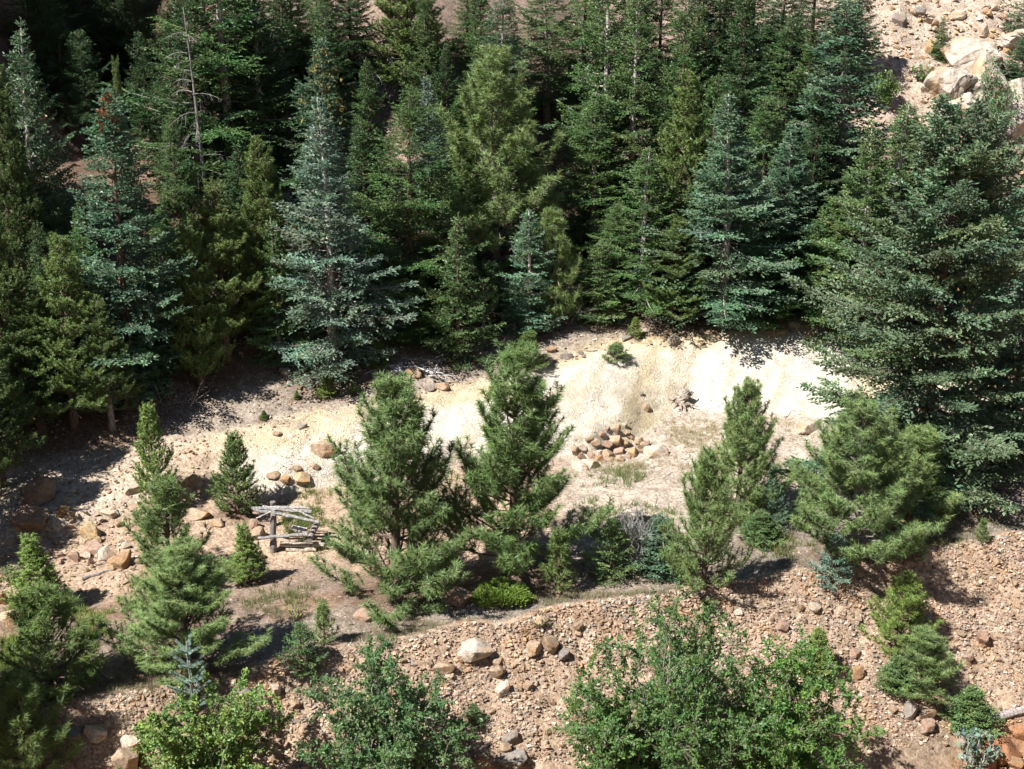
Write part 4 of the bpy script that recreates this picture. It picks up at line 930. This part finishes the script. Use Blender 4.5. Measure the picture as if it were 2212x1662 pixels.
ROCKS = [
 (704, 962, 64, 48, TAN, 'biggest tan boulder lying on the cracked pale ground'),
 (652, 1028, 46, 30, YELO, 'yellowish boulder above the log fence'),
 (618, 1030, 26, 26, ORNG, 'brown boulder just left of the yellowish one above the fence'),
 (588, 1022, 30, 18, TAN, 'small tan block above the fence beside the conical pine'),
 (640, 1008, 22, 14, TAN, 'little tan stone on the pale ground above the yellowish boulder'),
 (680, 1005, 18, 18, TAN, 'little upright stone above and right of the yellowish boulder'),
 (415, 1032, 42, 22, TAN, 'tan block at the left end of the pale cracked ground'),
 (283, 1052, 34, 32, PALE, 'pale grey rounded boulder left of the slim bright pine'),
 (65, 1108, 100, 66, BRN, 'big brown shaded boulder at the left under the dark pines'),
 (85, 1055, 90, 60, BRN, 'upper brown shaded boulder leaning above the big one'),
 (135, 1100, 36, 26, ORNG, 'small ochre boulder right of the big brown shaded one'),
 (190, 1138, 50, 48, YELO, 'smooth yellow boulder standing on the pale rubble'),
 (205, 1180, 56, 36, PNK, 'flat pinkish boulder below the smooth yellow one'),
 (262, 1205, 62, 40, ORNG, 'orange boulder with dark underside beside the fallen pole'),
 (235, 1192, 40, 40, PALE, 'pale leaning slab touching the orange boulder'),
 (150, 1110, 26, 20, TAN, 'tan stone above the smooth yellow boulder'),
 (240, 1105, 40, 20, PALE, 'pale flat rock on the upper left rubble'),
 (258, 1130, 18, 22, BRN, 'dark stone right of the smooth yellow boulder'),
 (28, 1345, 66, 72, TAN, 'round tan boulder at the left edge in the grass'),
 (2, 1285, 34, 44, RUST, 'rusty boulder cut by the left edge'),
 (75, 1372, 26, 20, PALE, 'white stone beside the round tan boulder'),
 (276, 1640, 62, 56, TAN, 'round boulder in shadow at the bottom left'),
 (284, 1606, 50, 36, PALE, 'pale boulder in shadow above the round one at the bottom left'),
 (205, 1580, 44, 28, PALE, 'grey boulder in the tree shadow near the bottom left'),
 (160, 1586, 40, 22, GRY, 'dim flat boulder in the tree shadow beside the grey one'),
 (435, 1105, 56, 30, TAN, 'tan rock left of the conical young pine'),
 (470, 1125, 34, 22, TAN, 'angular tan rock below the conical young pine'),
 (548, 1128, 26, 34, PNK, 'pinkish block left of the fence boards'),
 (560, 1148, 40, 38, TAN, 'tan orange block beside the fence post'),
 (565, 1198, 26, 16, TAN, 'small stone at the foot of the fence post'),
 (625, 1318, 0, 0, TAN, ''),
 (785, 1325, 56, 26, PNK, 'pink flat rock on the shaded bank cut'),
 (925, 1262, 30, 30, RUST, 'rusty boulder under the largest young pine'),
 (845, 1258, 44, 40, ORNG, 'orange boulder half hidden at the base of the largest young pine'),
 (985, 1285, 76, 42, PNK, 'sloping pinkish slab left of the bright juniper'),
 (1412, 972, 56, 36, PALE, 'white boulder on the flat right of the stone pile'),
 (1250, 1002, 34, 34, PALE, 'white boulder just below the stone pile, left of two'),
 (1278, 996, 48, 30, PALE, 'white lumpy boulder below the stone pile, right of two'),
 (1738, 918, 62, 34, PALE, 'white boulder beside the lowest boughs of the giant spruce'),
 (1396, 876, 20, 26, TAN, 'upright split rock at the foot of the pale mound'),
 (1385, 850, 14, 10, GRY, 'little grey stone on the pale mound left of the stump'),
 (1030, 1402, 76, 42, PALE, 'large white overhanging rock on the gravel bank'),
 (958, 1440, 44, 26, TAN, 'flat tan block left below the large white rock'),
 (1074, 1430, 24, 16, TAN, 'small round block stacked above the square block'),
 (1076, 1450, 36, 24, TAN, 'square tan block below the large white rock'),
 (1088, 1484, 32, 30, PALE, 'pale block with deep shadow under the square block'),
 (1184, 1388, 34, 40, TAN, 'upright slab on the gravel bank right of the white rock'),
 (1152, 1402, 40, 28, TAN, 'pointed tan rock beside the upright slab'),
 (1218, 1412, 34, 18, GRY, 'grey flat rock right of the upright slab'),
 (1165, 1342, 34, 12, TAN, 'flat stone at the brink below the yellowing weeds'),
 (1248, 1352, 24, 18, TAN, 'rounded tan stone at the brink left of the large willow'),
 (1138, 1482, 22, 20, TAN, 'single tan stone right of the pale block'),
 (1105, 1590, 34, 24, GRY, 'grey stone low on the gravel bank between the willows'),
 (1092, 1615, 28, 28, TAN, 'tan upright stone low on the gravel bank'),
 (1112, 1640, 60, 26, GRY, 'grey flat stone at the bottom between the willows'),
 (1040, 1650, 60, 34, RUST, 'rust orange boulder at the bottom edge in the middle'),
 (598, 1488, 26, 24, PALE, 'white block alone on the left gravel bank'),
 (530, 1498, 28, 14, GRY, 'grey flat stone left of the white block on the bank'),
 (640, 1520, 26, 16, TAN, 'tan flake on the left gravel bank'),
 (818, 1432, 26, 22, TAN, 'tan stone at the brink beside the middle left willow'),
 (1755, 1305, 30, 22, PALE, 'pale pointed stone on the gravel bank below the silvery sapling'),
 (1688, 1352, 26, 18, PNK, 'pink stone on the bank above the vivid willow'),
 (1930, 1440, 0, 0, TAN, ''),
 (1672, 1145, 24, 18, PALE, 'small white rock on the terrace between two pines'),
 (1205, 1282, 18, 14, TAN, 'small stone at the foot of the spindly sapling'),
 (1112, 940, 0, 0, TAN, ''),
 (2006, 98, 30, 44, YELO, 'yellow upright block beside the tiny dark fir'),
 (2122, 62, 28, 34, PALE, 'white boulder above the grey outcrop'),
 (2065, 28, 40, 24, PALE, 'pale rock near the top of the clearing'),
 (1945, 38, 36, 34, GRY, 'grey shaded rock at the dark left rim of the clearing'),
 (1985, 20, 34, 26, GRY, 'grey rock at the top edge of the clearing'),
 (1690, 712, 34, 22, YELO, 'yellow rock at the crest of the pale mound by the giant spruce'),
 (1668, 712, 24, 18, TAN, 'tan rock at the mound crest left of the yellow one'),
 (1718, 700, 26, 20, PALE, 'pale rock at the mound crest right of the yellow one'),
 (1745, 716, 30, 18, TAN, 'sloping rock at the mound crest touching the giant spruce'),
 (1190, 752, 26, 20, TAN, 'tan stone on the mound rim right of the flat-topped pine'),
 (1222, 766, 30, 22, GRY, 'grey-brown wedge stone on the mound rim'),
 (1352, 726, 24, 18, GRY, 'grey stone left of the upright yellow-green sapling'),
 (1455, 732, 28, 22, GRY, 'grey stone on the mound rim below the olive pines'),
 (925, 836, 26, 18, GRY, 'grey flat stone just below the driftwood'),
 (955, 830, 34, 20, TAN, 'tan stone right below the driftwood'),
 (888, 798, 44, 26, TAN, 'squared tan stone inside the driftwood tangle'),
 (618, 800, 30, 22, PALE, 'round pale stone at the scree edge under the thin open spruce'),
 (700, 800, 20, 16, PALE, 'whitish stone at the foot of the pale blue spruce'),
 (652, 918, 26, 18, GRY, 'grey stone on the pale ground below the bright sapling'),
 (600, 935, 22, 14, TAN, 'tan stone at the upper edge of the cracked ground'),
 (628, 938, 26, 18, PALE, 'pale stone right of the tan one on the cracked ground'),
 (2090, 1602, 50, 30, PNK, 'pinkish stone beside the round-leaved shrub'),
 (2165, 1622, 90, 46, RUST, 'large rust orange slab in the creek at the bottom right'),
 (2110, 1655, 70, 30, RUST, 'orange rock at the bottom edge left of the large slab'),
 (2205, 1580, 34, 30, RUST, 'orange angular rock at the right edge above the creek slab'),
 (2195, 1648, 40, 30, ORNG, 'orange rock in the bottom right corner'),
 (1968, 1532, 26, 44, GRY, 'grey upright stone below the lower bank pine'),
 (2000, 1540, 34, 26, TAN, 'smooth tan stone right of the grey upright stone'),
 (2002, 1570, 38, 26, PNK, 'pinkish flat stone under the smooth tan stone'),
 (1820, 1438, 20, 34, BRN, 'brown upright stone right of the vivid willow'),
 (1850, 1452, 22, 32, ORNG, 'rust brown slab beside the brown upright stone'),
 (1845, 1412, 26, 18, PNK, 'pink stone above the rust brown slab'),
 (2120, 1375, 26, 42, PNK, 'long pinkish slab lying down the right gravel bank'),
 (2092, 1420, 26, 20, PNK, 'pinkish grey block on the right gravel bank'),
]
for r_ in ROCKS:
    if r_[2]: rock(*r_)
oc = cast(2100, 175)
outcrop = link('rock_outcrop', None, loc=oc, label='large grey-tan bedrock outcrop in the clearing behind the aspen shrub', category='rock')
for (u_, v_, w_, h_, vr_, rz_) in ((2090, 105, 150, 150, 0, .3), (2045, 165, 120, 150, 3, 1.1), (2125, 165, 170, 190, 5, 2.0), (2190, 215, 150, 150, 2, .8), (2185, 85, 130, 70, 7, 2.6), (2080, 225, 110, 110, 4, 1.7)):
    p_ = cast(u_, v_ + h_ * .3); k_ = depth_of(p_) / FPX
    link('rock_face', CRAG[vr_ % 3], outcrop, loc=(p_ - oc) + np.array((0, 0, h_ * k_ * .12)), rot=(.5, 0, rz_), scale=(w_ * k_ * .52, w_ * k_ * .45, h_ * k_ * .48), color=(.47, .42, .37))
# dry-laid stones at the front of the mound
rngp = random.Random(4)
pile = [(1262,965,28,18,PALE),(1290,955,30,20,TAN),(1320,946,34,22,TAN),(1330,925,30,28,TAN),(1352,958,34,24,YELO),(1378,948,20,18,TAN),(1302,975,20,14,PALE),(1290,985,22,16,ORNG),(1318,980,26,18,TAN),(1340,975,24,18,PNK),(1345,985,24,16,TAN),(1366,978,22,16,YELO),(1275,975,16,14,PNK),(1310,962,24,15,BRN),(1396,962,22,18,TAN),(1308,995,24,12,TAN),(1335,992,26,12,BRN),(1258,985,20,16,BRN),
 (1248,972,18,14,TAN),(1272,950,20,14,BRN),(1296,938,18,14,PNK),(1348,938,16,12,TAN),(1368,940,16,12,BRN),(1388,975,18,12,TAN),(1358,992,18,10,PNK),(1280,996,16,10,TAN),(1328,962,16,12,PALE),(1375,962,16,12,BRN),(1305,925,14,10,TAN),(1352,920,14,10,PALE)]
for u, v, w, h, c in pile:
    k_ = rngp.uniform(.75, 1.3); rock(u + rngp.uniform(-8, 8), v + rngp.uniform(-5, 5), w * k_, h * k_, tuple(1.12 * q for q in c), 'squat rounded stone in the dry-laid heap at the front of the pale mound', 'stone', 'stones heaped at the mound front', True, .34, cat='stone')
# loose stones that can be told apart on the bare ground, and the gravel between them
def zone_point(rng, u0, u1, vf, vt):
    u = rng.uniform(u0, u1); v = rng.uniform(vf(u), vt(u)); return u, v
edge_v = lambda u: np.interp(u, [0, 300, 650, 900, 1100, 1450, 1700, 2000, 2212], [1575, 1522, 1446, 1404, 1370, 1308, 1262, 1214, 1180])
SCAT = [
 (105, 1500, 2212, lambda u: edge_v(u), lambda u: 1640, (11, 24), 'loose brown and tan stone on the right gravel bank', 'stones on the right gravel bank', (TAN, PNK, GRY, BRN, TAN, PALE)),
 (55, 500, 1500, lambda u: edge_v(u), lambda u: 1640, (10, 20), 'loose tan stone on the left gravel bank', 'stones on the left gravel bank', (TAN, TAN, PNK, PALE)),
 (52, 20, 330, lambda u: 1080 + (300 - u) * .15, lambda u: 1225 + (300 - u) * .1, (13, 34), 'loose pale stone on the rubble by the left boulders', 'stones on the left rubble', (TAN, PALE, PNK, YELO)),
 (40, 560, 1720, lambda u: np.interp(u, [560, 850, 1150, 1720], [830, 795, 745, 690]), lambda u: np.interp(u, [560, 850, 1150, 1720], [900, 850, 790, 712]), (9, 18), 'loose grey stone on the scree under the woods', 'stones on the scree', (GRY, TAN, PALE, GRY)),
 (36, 1890, 2200, lambda u: 5, lambda u: 170, (10, 26), 'loose pale stone in the rocky clearing', 'stones in the rocky clearing', (PALE, TAN, YELO, TAN)),
 (16, 1190, 1250, lambda u: 190, lambda u: 440, (8, 15), 'loose stone on the pinkish bare patch between the trees', 'stones on the bare patch', (PALE, TAN, PNK)),
]
for n, u0, u1, vf, vt, sz, lb, gp, cols in SCAT:
    for i in range(n):
        u, v = zone_point(_rr, u0, u1, vf, vt); w = sz[0] + (sz[1] - sz[0]) * _rr.random() ** 2
        rock(u, v, w, w * _rr.uniform(.55, .9), _rr.choice(cols), lb, 'stone', gp, False, .28, cat='stone')
# gravel as one mass
PEB = []
for i in range(12):
    m_ = hull_mesh('pebble', 300 + i, 7 + i % 2, .3, M_STONE)
    m_.calc_loop_triangles()
    PEB.append((np.array([v.co[:] for v in m_.vertices]), np.array([t.vertices[:] for t in m_.loop_triangles])))
    bpy.data.meshes.remove(m_)
def gravel(name, label, n, seed, ysel, size, cols, xr=(-17, 19), cluster=.0, power=2.5, keep=None):
    """n pebbles between two break lines; ysel(x, t, Y) -> y"""
    rng = np.random.RandomState(seed)
    x = rng.uniform(xr[0], xr[1], n * 2); Y, Z = lines(x); y = ysel(x, rng.rand(n * 2), Y)
    k = np.ones(len(x), bool)
    if keep is not None: k &= keep(x, y, Y, rng)
    if cluster: k &= rng.rand(len(x)) < np.clip(.5 + cluster * fbm(x * 1.1, y * 1.1, 3), .03, 1)
    x = x[k][:n]; y = y[k][:n]; z = height(x, y); n = len(x)
    s = size[0] + (size[1] - size[0]) * rng.rand(n) ** power
    cc = np.array(cols)[rng.randint(len(cols), size=n)] * (.8 + .4 * rng.rand(n, 1))
    Vs, Fs, Cs = [], [], []; off = 0
    t = rng.randint(12, size=n)
    for i in range(12):
        q = np.where(t == i)[0]
        if not len(q): continue
        v0, f0 = PEB[i]
        a = rng.rand(len(q)) * 6.283; sx = s[q] * (.8 + .5 * rng.rand(len(q))); sy = s[q] * (.7 + .5 * rng.rand(len(q))); sz = s[q] * (.45 + .35 * rng.rand(len(q)))
        tx = rng.randn(len(q)) * .3; 
        X = v0[None, :, 0] * sx[:, None]; Yv = v0[None, :, 1] * sy[:, None]; Zv = v0[None, :, 2] * sz[:, None]
        Y2 = Yv * np.cos(tx)[:, None] - Zv * np.sin(tx)[:, None]; Z2 = Yv * np.sin(tx)[:, None] + Zv * np.cos(tx)[:, None]
        VX = X * np.cos(a)[:, None] - Y2 * np.sin(a)[:, None] + x[q][:, None]; VY = X * np.sin(a)[:, None] + Y2 * np.cos(a)[:, None] + y[q][:, None]; VZ = Z2 + (z[q] + sz * .35)[:, None]
        V = np.stack([VX, VY, VZ], -1).reshape(-1, 3); nv = len(v0)
        F = (f0[None] + (np.arange(len(q)) * nv)[:, None, None]).reshape(-1, 3)
        Vs.append(V); Fs.append(F + off); off += len(V); Cs.append(np.repeat(cc[q], nv, axis=0))
    me = mesh_np(name, np.concatenate(Vs), np.concatenate(Fs), np.concatenate(Cs), M_PEBBLE)
    return link(name, me, kind='stuff', label=label, category='gravel')
mid = lambda a, b: (lambda x, t, Y: Y[a] + (Y[b] - Y[a]) * t)
gravel('gravel', 'tan gravel covering the slope of the bank', 44000, 1, lambda x, t, Y: Y[5] + .15 - (Y[5] - Y[4] - .3) * t ** 1.15 * np.where(x < 7, .66, .95), (.026, .105), [TAN, TAN, PNK, (.50, .40, .31), GRY, PALE, BRN], power=2.6, cluster=.5, xr=(-14.5, 16.8))
gravel('gravel', 'fine grey gravel strewn on the terrace', 6500, 2, mid(5, 6), (.015, .05), [TAN, GRY, PALE, PNK], cluster=.6)
gravel('gravel', 'fine pale gravel on the flat before the mound', 4500, 3, mid(6, 8), (.015, .06), [TAN, PALE, PNK, ORNG, GRY], cluster=.8)
gravel('gravel', 'pale rubble on the ground by the left boulders', 2500, 4, mid(7, 10), (.03, .12), [TAN, PALE, PNK, YELO], xr=(-19, -10.5))
gravel('gravel', 'grey scree fragments along the forest edge', 4200, 5, lambda x, t, Y: Y[10] - .4 + (Y[11] + 1.2 - Y[10]) * t, (.02, .10), [GRY, TAN, (.42, .33, .27), PALE], xr=(-18, 20), cluster=.5)
gravel('gravel', 'crumbs of pale crust on the cracked mound', 4200, 6, mid(8, 10), (.012, .06), [(.52, .44, .33), (.44, .34, .23), (.58, .52, .42)], xr=(-10, 14), cluster=1.3, keep=lambda x, y, Y, rng: rng.rand(len(x)) < np.clip(1.0 - .14 * (x + 6), .22, 1))
gravel('gravel', 'stony rubble on the steep slope between the trees', 4500, 7, lambda x, t, Y: Y[11] + 17 * t, (.03, .14), [(.42, .31, .25), (.52, .42, .34), (.36, .27, .22)], xr=(-22, 26), cluster=.8)
gravel('gravel', 'broken pale rock covering the rocky clearing', 4000, 8, lambda x, t, Y: Y[11] + 6 + 13 * t, (.04, .24), [PALE, TAN, YELO, (.6, .5, .4)], xr=(15, 29), power=3)
gravel('gravel', 'rust orange rubble in the creek bed', 1500, 9, lambda x, t, Y: Y[3] - .3 + 1.8 * t, (.04, .18), [RUST, ORNG, (.36, .20, .11), TAN], xr=(4, 18), power=2)

# ------------------------------------------------------------------ log fence ruin
def zz(zx, zy):   # close-up coordinates of the fence study
    return (600 + zx / 5.53) * .7811, (1300 + zy / 5.53) * .7811
def log_mesh(name, a, b, r0, r1, rng, sides=8, wob=.012):
    a = np.array(a); b = np.array(b); t = np.linspace(0, 1, 8)[:, None]
    pts = a * (1 - t) + b * t + rng.randn(8, 3) * wob
    V, F = tube(pts, np.linspace(r0, r1, 8) * (1 + .07 * rng.randn(8)), sides)
    return mesh_np(name, V, F, None, M_BARK, False)
SILVER = (.29, .275, .265); SHADEW = (.22, .19, .18)
rngf = np.random.RandomState(6)
pb = cast(*zz(850, 1240)); yF = pb[1]
fence = link('log_fence', None, loc=(0, 0, 0), label='collapsed weathered log fence with one upright post', category='fence')
def fpt(zx, zy, dy=0.0):
    u, v = zz(zx, zy); return at_y(u, v, yF + dy)
top = fpt(852, 680)
link('post', log_mesh('post', (pb[0], yF, pb[2] - .3), (top[0], yF + .02, top[2]), .115, .10, rngf, 9), fence, color=(.24, .22, .21))
bk = fpt(852, 520, 1.5)
link('post', log_mesh('post', (bk[0], bk[1], bk[2] - 1.3), (bk[0], bk[1], bk[2] + .05), .10, .09, rngf, 8), fence, color=SHADEW, label='rear post with its shadow put into a darker wood colour')  # shade on the rear post is put into its colour
for a, b, ra, rb, dy, c in [
    ((625, 1045), (1385, 985), .05, .055, -.17, SILVER), ((975, 1135), (1640, 1150), .09, .08, .10, (.40, .355, .31)), ((1060, 1220), (1520, 1215), .07, .07, .02, (.46, .38, .31)),
    ((525, 580), (1440, 640), .05, .06, .32, SILVER), ((545, 600), (1450, 765), .05, .06, .18, SILVER), ((880, 660), (1560, 800), .05, .05, -.12, (.36, .34, .32)),
    ((590, 750), (950, 575), .022, .02, -.16, (.42, .38, .36)), ((1070, 560), (1480, 735), .03, .03, .02, (.5, .47, .45)), ((700, 560), (1430, 590), .035, .04, .5, (.40, .37, .35)),
    ((620, 575), (1300, 560), .03, .03, .65, (.36, .33, .32))]:
    link('rail', log_mesh('rail', fpt(*a, dy), fpt(*b, dy), ra, rb, rngf, 7), fence, color=c)
le = fpt(1410, 1075, -.15)
link('log_end', log_mesh('log_end', le, le + np.array([.15, 1.0, .12]), .10, .09, rngf, 9, .004), fence, color=(.30, .27, .25))
g1, g2 = fpt(1135, 880, .5), fpt(1360, 930, .55)
lw = link('bleached_log', log_mesh('bleached_log', g1, g2, .10, .11, rngf, 8), color=(.66, .63, .6), label='short bleached log lying in the grass behind the fence', category='log')
# fallen poles
def pole(name, pa, pb_, r0, r1, colr, label, lift=.06):
    a = cast(*pa); b = cast(*pb_); a[2] += lift; b[2] += lift
    link(name, log_mesh(name, a, b, r0, r1, rngf, 7, .015), color=colr, label=label, category='log')
pole('fallen_pole', (178, 1255), (292, 1218), .05, .035, (.30, .26, .24), 'grey fallen pole on the slope below the orange boulder')
pole('fallen_pole', (205, 1222), (262, 1214), .03, .025, (.36, .32, .29), 'thin stick just above the grey fallen pole')
pole('fallen_log', (2120, 1568), (2240, 1528), .11, .12, (.36, .32, .30), 'thick grey log above the orange creek rocks at the right edge', .1)
pole('fallen_log', (2105, 1585), (2112, 1535), .10, .08, (.30, .27, .25), 'short log end lying against the thick grey log', .1)
pole('fallen_pole', (2075, 1640), (2130, 1672), .03, .03, (.40, .36, .34), 'bleached stick under the round-leaved shrub')
# uprooted stump
def stump(u, v, label):
    rng = np.random.RandomState(3); P = cast(u, v); e = link('stump', None, loc=P, scale=(1.25, 1.25, 1.25), label=label, category='stump')
    t = np.linspace(0, 1, 7)[:, None]; pts = np.array([0, 0, -.05]) * (1 - t) + np.array([.16, 0.05, .46]) * t + rng.randn(7, 3) * .02
    V, F = tube(pts, [.24, .24, .22, .20, .19, .17, .10], 10); V += rng.randn(*V.shape) * .018
    link('trunk', mesh_np('trunk', V, F, None, M_BARK), e, color=(.36, .30, .25))
    for a, L, z, dz in ((3.3, .55, .22, -.25), (3.9, .5, .12, -.5), (4.5, .8, .08, -.25), (5.1, .6, .1, -.3), (5.7, .5, .12, -.15), (.2, .4, .2, .2), (2.5, .4, .15, -.2), (1.2, .4, .35, .5)):
        g = Geo(); limb((math.cos(a) * .1, math.sin(a) * .1, z), (math.cos(a), math.sin(a), dz), L, .055, rng, .5, 6, 2, 0, g, -.25)
        link('root', g.mesh('root', M_BARK, True), e, color=(.33, .26, .21))
stump(1470, 872, 'grey uprooted stump with roots on the pale mound')
# dead shrubs and driftwood
def tangle(name, u, v, n, L, label, seed, up, colr, r=.014, spread=.4, cat='branches', droop=-.3, sub=4):
    rng = np.random.RandomState(seed); P = cast(u, v); g = Geo()
    for i in range(n):
        a = rng.rand() * 6.283; o = rng.randn(3) * spread * np.array([1, .6, .1]); o[2] = abs(o[2]) + .05
        limb(o, (math.cos(a), math.sin(a) * .7, up * (.6 + .8 * rng.rand())), L * (.6 + .6 * rng.rand()), r, rng, .5, 7, sub, 0, g, droop)
    link(name, g.mesh(name, M_BARK, True), loc=P, color=colr, label=label, category=cat)
GREYD = (.46, .43, .45)
tangle('dead_shrub', 842, 215, 46, 2.3, 'grey leafless shrub below the yellow-olive pine', 1, 2.2, GREYD, .016, .45, 'shrub', -1.3)
tangle('driftwood', 893, 806, 14, 1.5, 'bleached driftwood branches on the scree edge', 2, .12, (.62, .60, .61), .034, .45)
tangle('driftwood', 935, 790, 9, 1.0, 'thin dead twigs at the right end of the bleached driftwood', 3, .3, (.50, .48, .5), .012, .35)
tangle('dead_brush', 1230, 688, 22, 1.0, 'dead twiggy brush below the bushy small pine', 4, .9, (.34, .29, .27), .010, .6)
tangle('dead_brush', 1170, 695, 14, .9, 'dead brush at the foot of the white-trunked spruce', 5, .8, (.34, .3, .28), .010, .5)
tangle('dead_brush', 380, 880, 14, 1.4, 'dark dead branches in the shade beside the needle litter', 6, .8, (.30, .27, .26), .012, .5)
tangle('dead_brush', 800, 668, 12, 1.0, 'few dead branches in the shade right of the pale blue spruce', 7, .7, (.36, .32, .3), .010, .5)
tangle('dead_brush', 1180, 215, 16, 1.5, 'grey fallen branches under the dark crowned fir', 8, .4, GREYD, .012, .7)
tangle('dead_brush', 1700, 1150, 18, .7, 'grey dead brush around the slim spruce sapling', 9, .7, (.36, .33, .3), .009, .45)
tangle('dead_brush', 985, 1648, 20, 1.1, 'bare brown twigs at the bottom between the willows', 10, .9, (.32, .26, .22), .010, .5)
tangle('dead_shrub', 1860, 95, 3, 2.6, 'leaning bare pole of a dead tree left of the clearing', 11, 3.0, (.42, .37, .33), .03, .1, 'tree', -.1, 2)
tangle('dead_shrub', 630, 60, 8, 2.0, 'pale bare branches at the top beside the huge drooping fir', 12, .8, GREYD, .012, .3, 'branches', -.5)

# ------------------------------------------------------------------ grass
def grass(label, n, seed, regions, colr, L=(.12, .34), wd=.020):
    """regions: (u0,u1,v0,v1,weight) seen areas on the ground; tufts of blades"""
    rng = np.random.RandomState(seed); tu = []
    wsum = sum(r[4] for r in regions)
    for r in regions:
        k = int(n * r[4] / wsum)
        uu = rng.uniform(r[0], r[1], k); vv = rng.uniform(r[2], r[3], k)
        # put the tufts on the ground: corners are cast, the inside is filled between them
        c00, c10, c01, c11 = cast(r[0], r[2]), cast(r[1], r[2]), cast(r[0], r[3]), cast(r[1], r[3])
        a = ((uu - r[0]) / (r[1] - r[0]))[:, None]; b = ((vv - r[2]) / (r[3] - r[2]))[:, None]
        p = (c00 * (1 - a) + c10 * a) * (1 - b) + (c01 * (1 - a) + c11 * a) * b
        edge = 1 - np.sqrt((2 * a[:, 0] - 1) ** 2 + (2 * b[:, 0] - 1) ** 2) + .7 * fbm(p[:, 0] * 1.1 + 4, p[:, 1] * 1.1, 3)
        kk = rng.rand(k) < np.clip(.03 + edge * 1.1 + .9 * fbm(p[:, 0] * 2.6, p[:, 1] * 2.6, 3), 0, 1)
        tu.append(p[kk])
    p = np.concatenate(tu); m = 9; idx = np.repeat(np.arange(len(p)), m); q = len(idx)
    x = p[idx, 0] + rng.randn(q) * .05; y = p[idx, 1] + rng.randn(q) * .05; z = height(x, y) - .01
    d = np.stack([rng.randn(q) * .35, rng.randn(q) * .35, np.ones(q)], -1); ln = (L[0] + (L[1] - L[0]) * rng.rand(q))[:, None]
    o = np.stack([x, y, z], -1); sd = unit(np.cross(d, rng.randn(q, 3))) * wd * .5
    V = np.stack([o - sd, o + sd, o + d * ln], 1).reshape(-1, 3); F = np.arange(q * 3).reshape(-1, 3)
    C = np.repeat(jitcol(rng, q, .3, .15), 3, axis=0)
    link('grass', mesh_np('grass', V, F, C, M_GRASS), color=colr, kind='stuff', label=label, category='grass')
grass('fresh green grass at the left edge by the round boulder', 1100, 1, [(-20, 75, 1360, 1480, 3), (150, 260, 1320, 1385, 1.2), (15, 50, 1300, 1340, .6)], (.22, .30, .07))
grass('green grass around the log fence', 1200, 2, [(590, 720, 1085, 1195, 3), (620, 720, 1060, 1090, 1), (880, 980, 1220, 1275, 1.5)], (.20, .25, .08))
grass('soft green grass behind the grey shrub', 1700, 3, [(1240, 1480, 1075, 1215, 4), (1240, 1420, 1010, 1060, 1), (1640, 1760, 1000, 1060, 1)], (.24, .28, .12))
grass('dry straw-coloured grass on the flat beside the mound', 2600, 4, [(1390, 1760, 893, 990, 4), (1400, 1740, 980, 1060, 2), (1270, 1400, 985, 1030, 1)], (.46, .40, .24), (.08, .2), .016)
grass('sparse dry grass along the terrace', 5200, 5, [(700, 1020, 1335, 1405, 1.5), (900, 1500, 1265, 1330, 3), (1900, 2212, 1100, 1190, 2), (150, 460, 1450, 1530, 1.5), (520, 700, 1300, 1345, 1)], (.31, .28, .18), (.06, .18), .016)
grass('thin dark grass in the shade of the gully', 900, 6, [(520, 700, 1260, 1330, 2), (250, 330, 1230, 1330, 1), (1640, 1760, 1150, 1210, 1), (1990, 2090, 1170, 1200, .7)], (.22, .24, .10))

# ------------------------------------------------------------------ fallen twigs and litter
def litter(label, n, seed, ysel, xr, colr):
    rng = np.random.RandomState(seed); x = rng.uniform(xr[0], xr[1], n); Y, Z = lines(x); y = ysel(x, rng.rand(n), Y); z = height(x, y) + .015; g = Geo()
    for i in range(n):
        a = rng.rand() * 6.283; L = .15 + .7 * rng.rand() ** 2; x2 = x[i] + math.cos(a) * L; y2 = y[i] + math.sin(a) * L
        m = np.array([(x[i] + x2) / 2 + rng.randn() * .04, (y[i] + y2) / 2 + rng.randn() * .04, 0]); m[2] = gz(m[0], m[1]) + .03
        g.add(*tube(np.array([[x[i], y[i], z[i]], m, [x2, y2, gz(x2, y2) + .015]]), [.012, .010, .005], 3, False))
    link('fallen_twigs', g.mesh('fallen_twigs', M_BARK, True), color=colr, kind='stuff', label=label, category='twigs')
litter('grey twigs fallen along the forest edge', 320, 1, lambda x, t, Y: Y[11] - 1.6 + 4.5 * t, (-17, 17), (.33, .29, .27))
litter('dry twigs lying about the terrace and gully', 480, 2, lambda x, t, Y: Y[5] + (Y[8] - Y[5]) * t, (-15, 17), (.27, .23, .20))

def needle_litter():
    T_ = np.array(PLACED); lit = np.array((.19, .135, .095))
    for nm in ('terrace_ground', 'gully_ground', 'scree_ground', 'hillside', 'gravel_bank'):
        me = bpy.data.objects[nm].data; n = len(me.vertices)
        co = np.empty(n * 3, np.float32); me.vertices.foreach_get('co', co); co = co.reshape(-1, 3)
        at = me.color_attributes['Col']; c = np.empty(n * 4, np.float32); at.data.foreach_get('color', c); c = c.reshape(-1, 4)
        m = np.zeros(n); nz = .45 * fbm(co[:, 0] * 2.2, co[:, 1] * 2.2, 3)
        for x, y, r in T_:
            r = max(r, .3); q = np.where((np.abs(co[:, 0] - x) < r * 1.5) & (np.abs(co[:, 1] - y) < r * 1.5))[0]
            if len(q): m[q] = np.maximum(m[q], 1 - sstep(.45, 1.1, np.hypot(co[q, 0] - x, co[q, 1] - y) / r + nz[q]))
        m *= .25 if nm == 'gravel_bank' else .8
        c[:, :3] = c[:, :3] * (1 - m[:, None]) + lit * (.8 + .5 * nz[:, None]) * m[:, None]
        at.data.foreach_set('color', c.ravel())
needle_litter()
